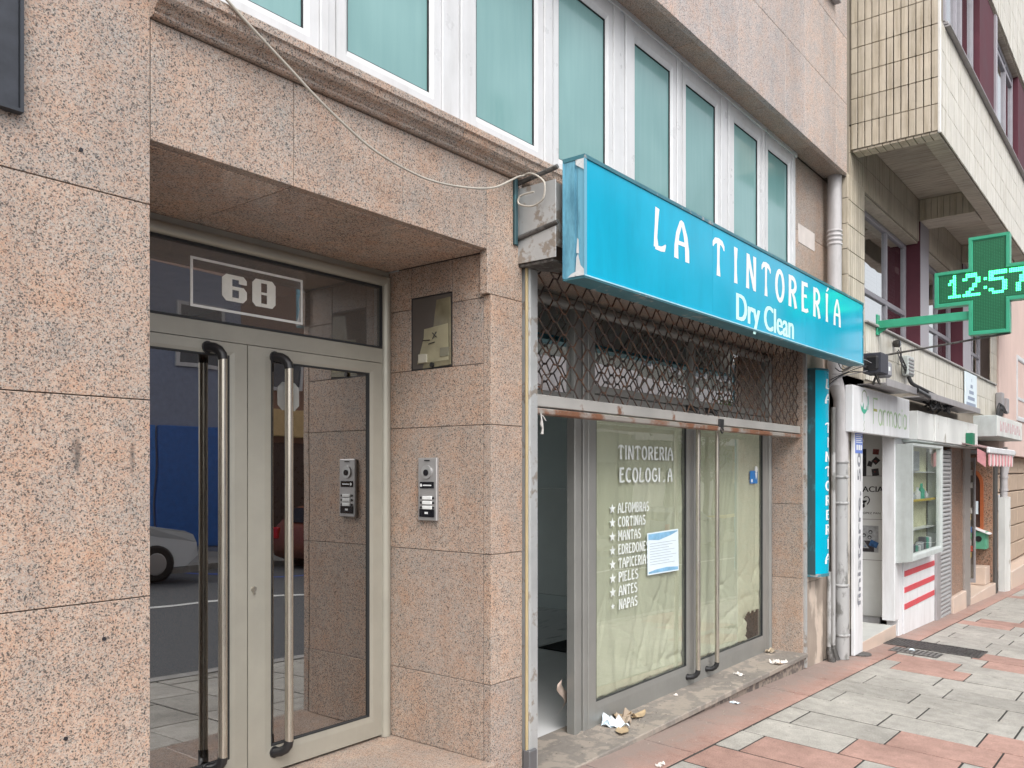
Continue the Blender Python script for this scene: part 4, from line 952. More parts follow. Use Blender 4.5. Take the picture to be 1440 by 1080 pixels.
def leafshape(x, y, z, l, w, ang, curl, mat, name, label):
    mb = MB(); vs = []; n = 7
    for i in range(n + 1):
        u = i / n; ww = w * math.sin(math.pi * (.08 + .9 * u)); a = (u - .5) * l; h = z + .003 + curl * (2 * u - 1) ** 2
        for sgn in (-1, 0, 1):
            vs.append((x + a * math.cos(ang) - sgn * ww * math.sin(ang), y + a * math.sin(ang) + sgn * ww * math.cos(ang), h + abs(sgn) * curl * .4))
    fs = []
    for i in range(n):
        for k in range(2): fs.append((3 * i + k, 3 * i + k + 1, 3 * i + k + 4, 3 * i + k + 3))
    mb.add(vs, fs, True); return tag(obj(name, mb, mat), label, 'leaf')
ST_Z = .1505
def onstep(px_x, px_y): return px_x, px_y
crumple('paper_scrap', 4.40, .20, ST_Z, .05, M_PAPER, 'crumpled white paper scrap in the heap by the left glass', 1, .9)
crumple('paper_scrap', 4.52, .18, ST_Z, .05, plain('brown_paper', (.36, .29, .22), .8), 'brown crumpled scrap in the heap by the left glass', 2, .7)
leafshape(4.33, .09, ST_Z, .19, .04, .5, .012, M_DRYLEAF, 'dry_leaf', 'dry leaf in front of the crumpled white scrap on the step')
leafshape(4.66, .165, ST_Z, .20, .034, .1, .014, M_DRYLEAF, 'dry_leaf', 'dry leaf right of the heap of scraps on the step')
leafshape(4.55, .235, ST_Z, .14, .035, 1.9, .035, M_DRYLEAF, 'dry_leaf', 'dry leaf leaning on the bottom rail of the left glass')
crumple('paper_scrap', 6.10, .13, ST_Z, .030, M_LITTER, 'small pale scrap on the step below the right door handle', 4, .5)
crumple('paper_scrap', 6.67, .02, ST_Z, .042, M_LITTER, 'torn pale scrap near the right end of the shop step', 5, .5)
crumple('paper_scrap', 6.63, -.005, ST_Z, .020, plain('brown_scrap', (.30, .22, .16), .8), 'brown scrap near the right end of the shop step', 6, .6)
crumple('paper_scrap', 7.02, .22, ST_Z, .035, plain('tan_scrap', (.46, .38, .28), .8), 'tan crumpled scrap at the foot of the granite pier', 7, .7)
crumple('paper_scrap', 5.26, .22, ST_Z, .015, M_LITTER, 'tiny pale scrap under the left door handle', 9, .5)
crumple('paper_scrap', 5.60, -.075, gz(5.6, -.07), .026, M_PAPER, 'white scrap on the red paving at the foot of the step', 10, .35)
crumple('paper_scrap', 4.02, -.33, gz(4.0, -.33), .016, M_LITTER, 'grey scrap on the red paving near the left end of the step', 11, .6)
crumple('paper_scrap', 8.98, -.46, gz(8.98, -.46) + .008, .02, M_PAPER, 'white scrap lying on the rectangular metal cover', 12, .6)
rnd = random.Random(11); mb = MB()
for i in range(420):
    x = rnd.uniform(3.5, 7.1); y = min(rnd.gauss(.10, .12), .26); s = rnd.uniform(.002, .009)
    if rnd.random() < .4: x = rnd.gauss(4.5, .25); y = rnd.uniform(.02, .25)
    if y < -.03: continue
    a = rnd.uniform(0, 3); mb.add([(x + s * math.cos(a), y + s * math.sin(a), ST_Z), (x - s * math.sin(a) * .6, y + s * math.cos(a) * .6, ST_Z + s * .4), (x - s * math.cos(a), y - s * math.sin(a), ST_Z), (x + s * math.sin(a) * .6, y - s * math.cos(a) * .6, ST_Z + s * .5)], [(0, 1, 2, 3)])
for i in range(200):
    x = rnd.uniform(3.5, 8.5); y = -.05 - abs(rnd.gauss(0, .25)); s = rnd.uniform(.002, .008); z = gz(x, y) + .001
    if y < KY: continue
    a = rnd.uniform(0, 3); mb.add([(x + s * math.cos(a), y + s * math.sin(a), z), (x - s * math.sin(a) * .6, y + s * math.cos(a) * .6, z + s * .4), (x - s * math.cos(a), y - s * math.sin(a), z), (x + s * math.sin(a) * .6, y - s * math.cos(a) * .6, z + s * .5)], [(0, 1, 2, 3)])
obj('litter', mb, plain('crumbs', (.40, .36, .31), .9, var=.5, scale=90), kind='stuff')
mb = MB(); pts = [(3.40, .01, 2.0), (3.405, .008, 1.975), (3.40, .006, 1.95), (3.412, .006, 1.925), (3.405, .006, 1.895)]; mb.tube(pts, [.006, .004, .012, .006, .010], 5); mb.tube([(3.41, .006, 1.99), (3.435, .004, 1.965)], .004, 5)
tag(obj('fluff_tuft', mb, plain('grey_fluff', (.52, .50, .48), .9)), 'pale fluff hanging from the left end of the grille bar', 'fluff')

# ---------------------------------------------------------------- pipes at the party wall
t = thing('downpipe', 'thick grey plastic downpipe between the granite block and the tiled block', 'pipe', (7.93, -.06, .0))
def pipe(parent, pts, r, mat, name='pipe'):
    mb = MB(); mb.tube(pts, r, 18); return obj(name, mb, mat, parent)
def collars(parent, x, y, zs, r, mat):
    for z in zs:
        mb = MB(); mb.tube([(x, y, z - .012), (x, y, z - .008), (x, y, z + .008), (x, y, z + .012)], [r, r + .006, r + .006, r], 18); obj('collar', mb, mat, parent)
pipe(t, [(7.875, -.05, 2.50), (7.875, -.05, 4.43)], .062, M_PVCPIPE)
collars(t, 7.875, -.05, (3.80, 3.84, 3.88, 3.92), .063, M_PVCPIPE)
pipe(t, [(7.945, -.085, 1.80), (7.945, -.085, 2.38), (7.90, -.06, 2.50), (7.875, -.05, 2.56)], .066, M_PVCPIPE)
pipe(t, [(7.95, -.085, .62), (7.95, -.085, 1.82)], .060, M_DARKPIPE)
collars(t, 7.95, -.085, (1.80, 1.66, 1.42, .66), .064, M_DARKPIPE)
pipe(t, [(7.955, -.09, gz(7.95)), (7.955, -.09, .64)], .066, M_DARKPIPE); collars(t, 7.955, -.09, (.20,), .068, M_DARKPIPE)
for i, (x, zt_) in enumerate(((7.735, 2.4), (7.855, 2.4))):
    c = thing('conduit', ('left thin grey conduit running below the upright blue sign', 'right thin grey conduit, next to the thick downpipe')[i], 'conduit', (x, -.04, gz(x)), 'conduits below the upright sign')
    pipe(c, [(x, -.045, gz(x) + .05), (x, -.045, .80 if i == 0 else 2.3)], .019, M_DARKPIPE)
    mb = MB(); mb.tube([(x, -.045, gz(x) + .13), (x, -.045, gz(x) + .10), (x, -.06, gz(x) + .03), (x, -.075, gz(x) - .01)], [.020, .028, .034, .036], 12); obj('foot', mb, M_CAST, c)

# ================================================================ the tiled building
TY = -.13
T = thing('tiled_building', 'block clad in cream glazed tiles with a projecting upper storey and maroon pillars', 'building', (8.0, TY, -.1))
mb = MB(); mb.box(8.012, 16.4, .30, .5, -.9, 3.19); mb.box(8.012, 8.58, -.11, .5, 2.0, 4.45); mb.box(8.012, 16.4, -.11, .24, 2.30, 3.175); mb.box(8.012, 16.4, -.11, .4, 4.445, 9.5)
mb.box(8.112, 16.4, -.872, -.40, 4.965, 5.73); mb.box(8.112, 16.4, -.40, -.11, 4.965, 9.5); mb.box(8.112, 8.30, -.872, -.40, 4.72, 9.5); mb.box(8.30, 16.4, -.872, -.72, 4.72, 4.965); mb.box(8.30, 16.4, -.872, -.40, 7.03, 9.5); mb.box(8.30, 10.2, -.872, -.40, 5.73, 5.74)
obj('wall', mb, M_GROUT, T)
TW, TH, TG = .0655, .236, .0030
def tile_mesh(axis):
    mb = MB()
    if axis == 'x': mb.cbox(-.006, .006, -TW / 2 + .0058, TW / 2 - .0058, -TH / 2 + TG, TH / 2 - TG, .0025)
    else: mb.cbox(-TW / 2 + .005, TW / 2 - .005, -.006, .006, -TH / 2 + TG, TH / 2 - TG, .0025)
    me = mb.mesh('tile', (0, 0, 0)); me.materials.append(M_TILE); return me
TMX, TMY = tile_mesh('x'), tile_mesh('y')
def tile(me, loc, sz=1.0):
    o = bpy.data.objects.new('tile', me); COL.objects.link(o); WLOC[o.name] = Vector(loc); o.parent = T; o.location = Vector(loc) - wl(T); o.scale = (1, 1, sz)
    o.rotation_euler = (0, random.uniform(-.004, .004), random.uniform(-.004, .004)); return o
NT = 12; tw_end = (.875 - .125) / NT
for r_ in range(6):
    for c in range(NT): tile(TMX, (8.106, -.13 - tw_end * (c + .5) + .003, 4.72 + TH * (r_ + .5)))
zz = 4.72 + 6 * TH
for c in range(NT): tile(TMX, (8.106, -.13 - tw_end * (c + .5) + .003, zz + TH * .25), .5)
for r_ in range(9):
    for c in range(NT): tile(TMX, (8.106, -.13 - tw_end * (c + .5) + .003, zz + TH * (r_ + 1)))
mb = MB(); mb.cbox(8.098, 8.125, -.892, -.868, 4.70, 9.5, .004); obj('corner_trim', mb, plain('white_corner_trim', (.70, .69, .66), .4), T)
# first floor strip left of the windows, single tiles
for r_ in range(8):
    z = 2.60 + TH * (r_ + .5)
    for c in range(8): tile(TMY, (8.05 + TW * (c + .5), -.117, z))
    tile(TMX, (8.006, -.105, z))
    tile(TMX, (8.006, -.045, z))
def tiles_y(x0, x1, z0, z1, y, mat, rows=None):
    mb = MB(); rows = rows or max(1, round((z1 - z0) / TH)); h = (z1 - z0) / rows; n = int((x1 - x0) / TW); w = (x1 - x0) / n
    for r_ in range(rows):
        for c in range(n):
            dy = random.uniform(-.0012, .0012); xa, xb, za, zb_ = x0 + c * w + .0045, x0 + (c + 1) * w - .0045, z0 + r_ * h + TG, z0 + (r_ + 1) * h - TG
            mb.add([(xa, y + dy, za), (xb, y + dy, za), (xb, y + dy, zb_), (xa, y + dy, zb_), (xa, y + .012, za), (xb, y + .012, za), (xb, y + .012, zb_), (xa, y + .012, zb_)], [(0, 1, 2, 3), (0, 4, 5, 1), (1, 5, 6, 2), (2, 6, 7, 3), (3, 7, 4, 0)])
    return obj('tile_cladding', mb, mat, T, kind='stuff')
tiles_y(8.60, 16.4, 2.62, 3.175, -.123, M_TILEF)
tiles_y(8.13, 16.4, 4.715, 5.70, -.888, M_TILEF, 4)
tiles_y(8.13, 16.4, 7.05, 8.6, -.888, M_TILEF, 6)
tiles_y(8.10, 16.4, 4.455, 4.95, -.122, M_TILE, 2)
tiles_y(15.75, 16.4, 3.2, 4.45, -.122, M_TILE)
# underside: coffers between edge band and cross beams
mb = MB()
for i in range(11):
    mb.cbox(8.115, 8.115 + .17, -.14 - .066 * (i + 1) + .003, -.14 - .066 * i - .003, 4.700, 4.719, .002)
obj('edge_tile', mb, M_TILE, T)
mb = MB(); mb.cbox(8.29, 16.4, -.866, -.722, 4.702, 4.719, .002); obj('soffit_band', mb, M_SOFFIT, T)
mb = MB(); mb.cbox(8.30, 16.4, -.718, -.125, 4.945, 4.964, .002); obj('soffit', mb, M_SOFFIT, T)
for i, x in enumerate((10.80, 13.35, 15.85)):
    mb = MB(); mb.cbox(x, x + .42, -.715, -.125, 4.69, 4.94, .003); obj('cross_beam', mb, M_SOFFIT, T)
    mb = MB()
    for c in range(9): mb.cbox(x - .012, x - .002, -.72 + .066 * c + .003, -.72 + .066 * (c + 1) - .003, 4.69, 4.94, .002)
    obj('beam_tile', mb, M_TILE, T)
mb = MB(); mb.cbox(8.58, 16.4, -.105, .2, 4.432, 4.445, .003); obj('window_head_soffit', mb, M_TILE, T)
# first floor windows between maroon pillars
mb = MB(); mb.cbox(8.58, 16.2, -.155, .14, 3.178, 3.20, .004); obj('sill', mb, plain('grey_stone_sill', (.42, .41, .40), .6), T)
M_WFRAME = plain('dark_window_frame', (.055, .05, .055), .4); M_WFRAME2 = plain('grey_window_frame', (.30, .29, .32), .4)
def xwin(xa, xb, z0, z1, y, zt_, cols):
    f = MB(); f.ring(xa, xb, z0, z1, .045, y, y + .06, .006)
    f.cbox(xa + .046, xb - .046, y + .004, y + .055, zt_ - .025, zt_ + .03, .004)
    for c in cols: f.cbox(c - .028, c + .028, y + .002, y + .057, z0 + .046, zt_ - .026, .004); f.cbox(c - .028, c + .028, y + .002, y + .057, zt_ + .031, z1 - .046, .004)
    w = obj('window', f, M_WFRAME2, T)
    p = MB(); xs = [xa + .046] + [v for c in cols for v in (c - .029, c + .029)] + [xb - .046]
    for i in range(0, len(xs), 2):
        for za, zb_ in ((z0 + .046, zt_ - .026), (zt_ + .031, z1 - .046)):
            p = MB(); p.box(xs[i], xs[i + 1], y + .028, y + .034, za, zb_); obj('pane', p, M_PLAINGLASS, w)
    return w
M_BLIND = plain('grey_roller_blind', (.34, .35, .36), .7)
def blind(w, xa, xb, z0, z1, y, pitch=.045):
    mb = MB(); z = z1
    while z > z0: mb.cbox(xa, xb, y, y + .010, z - pitch + .006, z, .003); z -= pitch
    obj('blind', mb, M_BLIND, w)
def curtain(w, xa, xb):
    mb = MB(); n = 40
    mb.add([(xa + (xb - xa) * i / n, .115 + .012 * math.sin(i * 1.3), z) for z in (3.26, 3.56) for i in range(n + 1)], [(i, i + 1, i + n + 2, i + n + 1) for i in range(n)], True)
    o = obj('curtain', mb, M_WHITEP, w); o.modifiers.new('thickness', 'SOLIDIFY').thickness = .003
w = xwin(8.60, 10.80, 3.205, 4.43, .02, 3.60, (9.05, 9.95)); blind(w, 8.7, 9.9, 3.72, 4.40, .12); blind(w, 10.0, 10.78, 3.65, 4.40, .14); curtain(w, 8.66, 10.74)
w = xwin(11.24, 13.35, 3.205, 4.43, .02, 3.60, (11.6, 12.5)); blind(w, 12.5, 13.3, 3.62, 4.4, .14); curtain(w, 11.3, 13.3)
w = xwin(13.95, 15.70, 3.205, 4.43, .02, 3.60, (14.3, 15.05)); blind(w, 14.2, 15.0, 3.65, 4.4, .14); curtain(w, 14.0, 15.6)
mb = MB(); mb.box(8.5, 16.3, .55, .6, 3.1, 4.5); obj('room_backing', mb, plain('dim_room', (.10, .105, .11), .9), T)
mb = MB(); mb.box(8.57, 16.3, .12, .55, 3.16, 3.20); obj('room_floor', mb, M_SHOPWALL, T)
for x0, x1 in ((10.80, 11.23), (13.36, 13.94)):
    mb = MB(); mb.cbox(x0 - .002, x0 + .012, -.135, .10, 3.202, 4.69, .002); obj('pillar_side', mb, M_MAROON, T)
    mb = MB(); mb.cbox(x0 + .012, x1, -.140, .10, 3.202, 4.69, .004); obj('pillar', mb, M_LILACPANEL, T)
# projecting storey: sill, windows, pillars
mb = MB(); mb.cbox(8.30, 16.4, -.935, -.87, 5.705, 5.722, .003); mb.cbox(8.30, 16.4, -.915, -.86, 5.728, 5.755, .003); mb.cbox(8.30, 16.4, -.89, -.70, 5.760, 5.775, .003); obj('upper_sill', mb, M_GREYALU, T)
def uwin(xa, xb, cols):
    w = xwin(xa, xb, 5.776, 7.02, -.80, 6.9, cols); return w
uwin(8.30, 10.18, (8.8, 9.3, 9.55)); uwin(11.2, 13.0, (11.7, 12.4)); uwin(13.75, 15.6, (14.6,))
for x0, x1 in ((10.18, 11.18), (13.0, 13.7)):
    mb = MB(); mb.cbox(x0 + .012, x1 - .10, -.86, -.70, 5.778, 7.02, .003); obj('pillar', mb, M_MAROON, T)
    mb = MB(); mb.cbox(x1 - .10, x1, -.885, -.70, 5.778, 7.02, .003); obj('pillar_edge', mb, M_LILACPANEL, T)
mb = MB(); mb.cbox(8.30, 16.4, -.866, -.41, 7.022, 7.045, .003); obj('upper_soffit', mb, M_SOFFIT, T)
mb = MB(); mb.box(8.3, 16.3, -.45, -.42, 5.7, 7.1); obj('room_backing', mb, plain('pale_curtain', (.38, .42, .45), .9), T)
# ground floor: stone strip, pharmacy recess, jambs
mb = MB(); mb.cbox(8.02, 8.30, -.10, .3, -.4, 2.6, .01); obj('stone_strip', mb, worn('grimy_plaster', (.50, .47, .42), (.20, .18, .16), .45, 4, .8, 0, (1, 1, .4)), T)
mb = MB(); mb.cbox(8.02, 8.06, -.125, -.102, -.3, .42, .003); mb.box(8.06, 8.28, -.104, -.1, -.3, .22); obj('damp_patch', mb, plain('damp_stain', (.16, .15, .135), .9), T)
mb = MB(); mb.cbox(8.30, 9.67, TY, .60, -.34, .045, .005); obj('pharmacy_step', mb, plain('pale_floor_tile', (.52, .53, .51), .5), T)
mb = MB(); mb.cbox(8.30, 9.67, TY - .012, TY - .001, -.34, .058, .003); obj('step_edge', mb, M_BEIGEMARBLE, T)
mb = MB(); mb.box(8.26, 8.30, -.09, .60, -.3, 2.2); mb.box(8.3, 9.95, .60, .65, -.3, 2.3); mb.box(8.3, 9.95, -.09, .60, 2.22, 2.30); mb.box(9.955, 10.0, .10, .60, -.3, 2.3); obj('recess_wall', mb, M_WHITEP, T)

# pharmacy ground floor front
P = thing('pharmacy_shopfront', 'white pharmacy shopfront with red stripes, display window and posters', 'shopfront', (9.9, TY, -.2))
mb = MB(); mb.cbox(9.925, 9.952, .02, .59, .077, 2.19, .003); obj('door_panel', mb, plain('pale_grey_door', (.78, .80, .79), .4, var=.04), P)
mb = MB()
for zz in (.71, 1.17, 1.66): mb.box(9.9225, 9.9249, .02, .59, zz, zz + .006)
mb.box(9.9225, 9.9249, .02, .035, .08, 2.18); obj('door_joint', mb, M_GREYALU, P)
PX = 9.9225
def post(name, y0, y1, z0, z1, mat, rot=0.0):
    mb = MB(); cy, cz = (y0 + y1) / 2, (z0 + z1) / 2; h, v = abs(y1 - y0) / 2, (z1 - z0) / 2; c, s = math.cos(rot), math.sin(rot)
    mb.add([(PX - .0005 * random.random(), cy + a * h * c - b * v * s, cz + a * h * s + b * v * c) for a, b in ((-1, -1), (1, -1), (1, 1), (-1, 1))], [(0, 1, 2, 3)]); return obj(name, mb, mat, P)
M_DKPRINT = plain('dark_photo_print', (.05, .045, .05), .4, var=.6, scale=40); M_REDPRINT = plain('dark_red_photo_print', (.22, .05, .05), .4, var=.7, scale=60); M_BLUEPRINT = plain('blue_photo_print', (.04, .14, .36), .4, var=.5, scale=40); M_PALEPRINT = plain('pale_photo_print', (.44, .46, .48), .4, var=.3, scale=20)
post('poster_dark', .235, .33, 1.66, 1.97, M_DKPRINT); post('poster_picture', .10, .165, 1.905, 1.965, M_REDPRINT, .1); post('poster_picture', .10, .165, 1.80, 1.87, M_DKPRINT, .78); post('poster_picture', .10, .175, 1.665, 1.745, M_DKPRINT, -.12); post('poster_picture', .115, .15, 1.69, 1.72, M_REDPRINT, -.2); post('poster_picture', .115, .15, 1.82, 1.85, M_REDPRINT, .5); post('poster_picture', .17, .22, 1.77, 1.83, M_DKPRINT, .3)
mb = MB(); vs, fs = font_fit('FARMACIA', .46, .062)
for d in (0, .004): put_x(mb, vs, fs, .515 - d, 1.483, 1, 1, PX - d * .05)
vs, fs = font_fit('DOS LOPEZ PAN', .30, .022); put_x(mb, vs, fs, .385, 1.232, 1, 1, PX)
mb2 = MB(); mb2.add([(PX, .27 - .045 * math.cos(R(a)) * .95, 1.385 + .03 * math.sin(R(a))) for a in range(180, 361, 20)], [tuple(range(10))])
mb2.add([(PX - .0003, y, z) for y, z in ((.262, 1.36), (.254, 1.36), (.25, 1.31), (.29, 1.31), (.29, 1.305), (.235, 1.305), (.235, 1.31), (.248, 1.31))][:4], [(0, 1, 2, 3)])
mb2.tube([(PX, .225, 1.34), (PX, .205, 1.37), (PX, .20, 1.40), (PX, .215, 1.425), (PX, .24, 1.43), (PX, .26, 1.415)], .006, 5); mb2.tube([(PX, .26, 1.35), (PX, .27, 1.30)], .006, 5)
obj('door_lettering', mb, M_INK, P); obj('cup_emblem', mb2, M_INK, P)
post('poster_photo', .105, .33, .80, 1.10, M_PALEPRINT); post('poster_figure', .15, .33, .805, .93, M_DKPRINT); post('poster_figure', .11, .20, .86, .93, M_BLUEPRINT, .4); post('poster_figure', .24, .32, .83, .87, M_BLUEPRINT)
for (y, z) in ((.19, 1.03), (.20, .97), (.26, .99)):
    mb = MB(); mb.tube([(PX, y, z), (PX - .001, y, z)], .022, 14); obj('poster_head', mb, M_DKPRINT, P)
    mb = MB(); mb.tube([(PX - .001, y, z - .004), (PX - .0016, y, z - .004)], .013, 12); obj('poster_face', mb, M_PALEPRINT, P)
for a, b, dy in ((9.32, 9.50, 0), (9.505, 9.66, .006), (9.665, 9.77, .012), (9.775, 9.92, -.004)):
    mb = MB(); mb.cbox(a + .34, b + .34 - .003, TY + .0 + dy, .0, -.30 if a > 9.5 else .09, 2.10, .004)
    if a < 9.6: mb.xf(lambda x, y, z: (x, y, z))
    obj('pilaster', mb, M_WHITEP, P)
mb = MB(); mb.cbox(10.262, 11.56, TY - .004, .02, -.40, .72, .004); obj('base_panel', mb, M_WHITEP, P)
for z0 in (.535, .352, .165):
    mb = MB(); mb.box(10.05, 11.53, TY - .012, TY - .0055, z0, z0 + .062); obj('red_stripe', mb, M_RED, P)
mb = MB(); mb.box(10.03, 10.261, TY - .006, TY + .01, -.3, .72); obj('base_panel', mb, M_WHITEP, P)
# display window bay
mb = MB(); BYF = -.30
BZ = .745
mb.ring(9.70, 11.22, BZ, 2.02, (.05, .10, .07, .035), BYF, BYF + .06, .01)
mb.prism_x([(BYF + .002, BZ - .002), (TY, BZ - .03), (TY, BZ), (BYF + .002, BZ - .001)], 9.70, 11.22)
mb.box(9.70, 9.715, BYF + .06, TY, BZ, 2.01); mb.box(11.20, 11.219, BYF + .06, TY, BZ, 2.01)
mb.box(9.715, 11.20, BYF + .06, TY, BZ - .001, BZ + .05)
bay = obj('display_bay', mb, M_GREYBOX, P)
p = MB(); p.box(9.752, 11.118, BYF + .03, BYF + .036, BZ + .072, 1.982); obj('bay_pane', p, M_BAYGLASS, bay)
mb = MB(); mb.box(9.72, 11.195, -.118, -.108, BZ, 2.0); mb.box(9.96, 11.19, TY + .03, .04, BZ, BZ + .04); obj('bay_backing', mb, plain('yellow_cream_backing', (.74, .72, .50), .8), P)
rnd = random.Random(4)
for i in range(9):
    x = 9.85 + i * .13; h = rnd.uniform(.06, .16)
    mb = MB(); mb.cbox(x, x + .09, TY - .09, TY - .02, BZ + .051, BZ + .051 + h, .006); obj('display_box', mb, [M_WHITEP, M_PALEPRINT, M_DKPRINT, M_LOGOGREEN][i % 4], P)
for z in (1.05, 1.38, 1.70):
    mb = MB(); mb.box(9.72, 11.19, TY - .09, TY + .01, z, z + .012); obj('bay_shelf', mb, M_WHITEP, P)
for i in range(6):
    x = 9.9 + i * .2; h = [.10, .16, .08, .14, .18, .09][i]
    mb = MB(); mb.tube([(x, TY - .04, 1.393), (x, TY - .04, 1.393 + h * .6), (x, TY - .04, 1.393 + h * .75), (x, TY - .04, 1.393 + h)], [.035, .035, .015, .015], 10); obj('bottle', mb, [M_WHITEP, M_LOGOGREEN, M_PALEPRINT][i % 3], P)
mb = MB(); mb.cbox(9.80, 10.7, TY - .02, TY - .005, 1.72, 1.95, .003); obj('display_card', mb, M_PALEPRINT, P)
mb = MB(); mb.box(9.74, 11.18, TY - .095, TY - .0905, 1.372, 1.400); obj('yellow_strip', mb, plain('yellow_print', (.70, .52, .08), .5), P)
# rolling shutter beside it
mb = MB(); mb.cbox(11.56, 11.80, TY - .03, TY + .03, -.30, 1.48, .004); mb.cbox(12.47, 12.53, TY - .02, TY + .03, -.32, 2.02, .004); obj('shutter_guide', mb, M_GREYALU, P)
mb = MB(); mb.cbox(11.56, 12.53, TY - .018, TY + .03, -.46, -.215, .003); obj('base_panel', mb, M_WHITEP, P)
s0 = None
for i in range(40):
    z = -.20 + i * .055
    if z > 1.95: break
    mb = MB(); mb.prism_x([(TY + .01, z), (TY - .012, z + .006), (TY - .020, z + .025), (TY - .012, z + .044), (TY + .01, z + .050)], 11.81, 12.465)
    if s0 is None: s0 = obj('shutter_slat', mb, plain('shutter_slat_grey', (.42, .42, .425), .45, .3), P); zs0 = z
    else: copy_part(s0, wl(s0) + Vector((0, 0, z - zs0)), P)
mb = MB(); mb.box(11.8, 12.48, TY + .012, TY + .02, -.2, 2.0); obj('shutter_backing', mb, M_BLACK, P)
mb = MB(); mb.cbox(10.02, 12.55, .10, .14, 1.98, 2.6, .003); obj('transom_wall', mb, M_GREYBOX, P)

# white upright board with the street name, and its blue notice
t = thing('address_board', 'tall white board with vertical grey lettering beside the pharmacy door', 'sign', (8.42, -.14, -.1))
mb = MB(); mb.cbox(8.16, 8.425, -.145, -.112, gz(8.3, -.13) + .01, 2.09, .004); obj('board', mb, M_WHITEP, t)
M_SILVER = plain('grey_lettering', (.22, .23, .26), .4)
vs, fs = font_fit('finisterre, 50', 1.46, .115)
mb = MB()
for d in (0, .006, .012): mb.add([(8.350 - b * .9 + d * .4, -.1462 - d * .02, .42 + a + d) for a, b in vs], fs)
obj('lettering', mb, M_SILVER, t)
mb = MB(); mb.box(8.180, 8.410, -.1475, -.1458, 1.885, 2.075); obj('blue_notice', mb, plain('blue_notice_print', (.13, .22, .62), .4, var=.2), t)
mb = MB()
for i in range(3): mb.box(8.21 + i * .065, 8.255 + i * .065, -.1485, -.148, 1.915, 1.965)
for i in range(5): mb.box(8.195, 8.395 - .03 * (i % 2), -.1485, -.148, 1.985 + i * .018, 1.993 + i * .018)
obj('notice_print', mb, M_LETTERW, t)

# pharmacy fascia
t = thing('pharmacy_fascia', 'white box sign with faded green pharmacy lettering and a cup emblem', 'sign', (8.9, -.2, 2.05))
FX0, FX1, FY = 7.905 + .0, 9.98, -.205
mb = MB(); mb.cbox(FX0, FX1, FY, TY + .03 - .035, 2.075, 2.505, .005); obj('box', mb, M_WHITEP, t)
mb = MB()
def stroke(mb, pts, w=.011):
    vs, fs = ribbon([(x, z, w) for x, z in pts]); mb.add([(a, FY - .0012, b) for a, b in vs], fs)
def curve(cx, cz, rx, rz, a0, a1, n=14): return [(cx + rx * math.cos(R(a0 + (a1 - a0) * i / n)), cz + rz * math.sin(R(a0 + (a1 - a0) * i / n))) for i in range(n + 1)]
# F a r m a c i a as hollow rounded outlines
x = 8.56; zb0, xh = 2.175, .15
stroke(mb, [(x, zb0), (x, zb0 + .25), (x + .15, zb0 + .25)]); 
def a_(x): stroke(mb, curve(x + .075, zb0 + xh / 2, .062, xh / 2, 0, 360, 18)); stroke(mb, [(x + .14, zb0 + xh), (x + .14, zb0)])
a_(8.73); stroke(mb, [(8.92, zb0), (8.92, zb0 + xh)] ); stroke(mb, curve(8.97, zb0 + xh - .045, .05, .045, 180, 50))
stroke(mb, [(9.06, zb0), (9.06, zb0 + xh)]); stroke(mb, curve(9.11, zb0 + xh - .05, .05, .05, 180, 0) + [(9.16, zb0)]); stroke(mb, curve(9.21, zb0 + xh - .05, .05, .05, 180, 0) + [(9.26, zb0)])
a_(9.30); stroke(mb, curve(9.55, zb0 + xh / 2, .062, xh / 2, 50, 310, 14)); stroke(mb, [(9.655, zb0), (9.655, zb0 + xh)]); stroke(mb, curve(9.655, zb0 + xh + .04, .008, .01, 0, 360, 8), .008); a_(9.70)
obj('lettering', mb, M_FADEGREEN, t)
mb = MB(); mb.box(8.575, 8.69, FY - .002, FY - .0005, zb0 + .125, zb0 + .15); obj('lettering_bar', mb, plain('olive_print', (.36, .36, .10), .5), t)
mb = MB(); mb.add([(x_, FY - .0015, z_) for x_, z_ in ((8.13, 2.345), (8.19, 2.31), (8.235, 2.365), (8.235, 2.30), (8.31, 2.30), (8.345, 2.345), (8.34, 2.29), (8.29, 2.262), (8.25, 2.255), (8.245, 2.19), (8.238, 2.19), (8.235, 2.255), (8.17, 2.28))], [tuple(range(13))])
stroke(mb, [(8.37, 2.30), (8.385, 2.37), (8.375, 2.43)], .012); obj('cup_emblem', mb, M_LOGOGREEN, t)
mb = MB(); stroke(mb, curve(8.26, 2.42, .075, .055, 0, 190), .007); stroke(mb, [(8.19, 2.42), (8.185, 2.36)], .008); stroke(mb, [(8.26, 2.19), (8.24, 2.15), (8.26, 2.11), (8.23, 2.095)], .006); obj('snake_emblem', mb, plain('olive_grey_print', (.30, .36, .24), .5), t)

# metal canopy edge above
t = thing('canopy_edge', 'grey metal canopy channel running above the pharmacy sign', 'canopy', (9.2, -.3, 2.55))
for xa, xb, ya in ((8.30, 9.45, -.40), (10.02, 13.1, -.40)):
    mb = MB(); mb.cbox(xa, xb, ya, ya + .012, 2.515, 2.585, .003); obj('fascia', mb, M_GREYALU, t)
    mb = MB(); mb.cbox(xa, xb, ya + .014, -.125, 2.535, 2.547, .003); obj('deck', mb, M_GREYALU, t)
mb = MB(); mb.tube([(9.46, -.385, 2.56), (10.02, -.385, 2.53)], .035, 10); obj('black_sleeve', mb, M_BLACK, t)

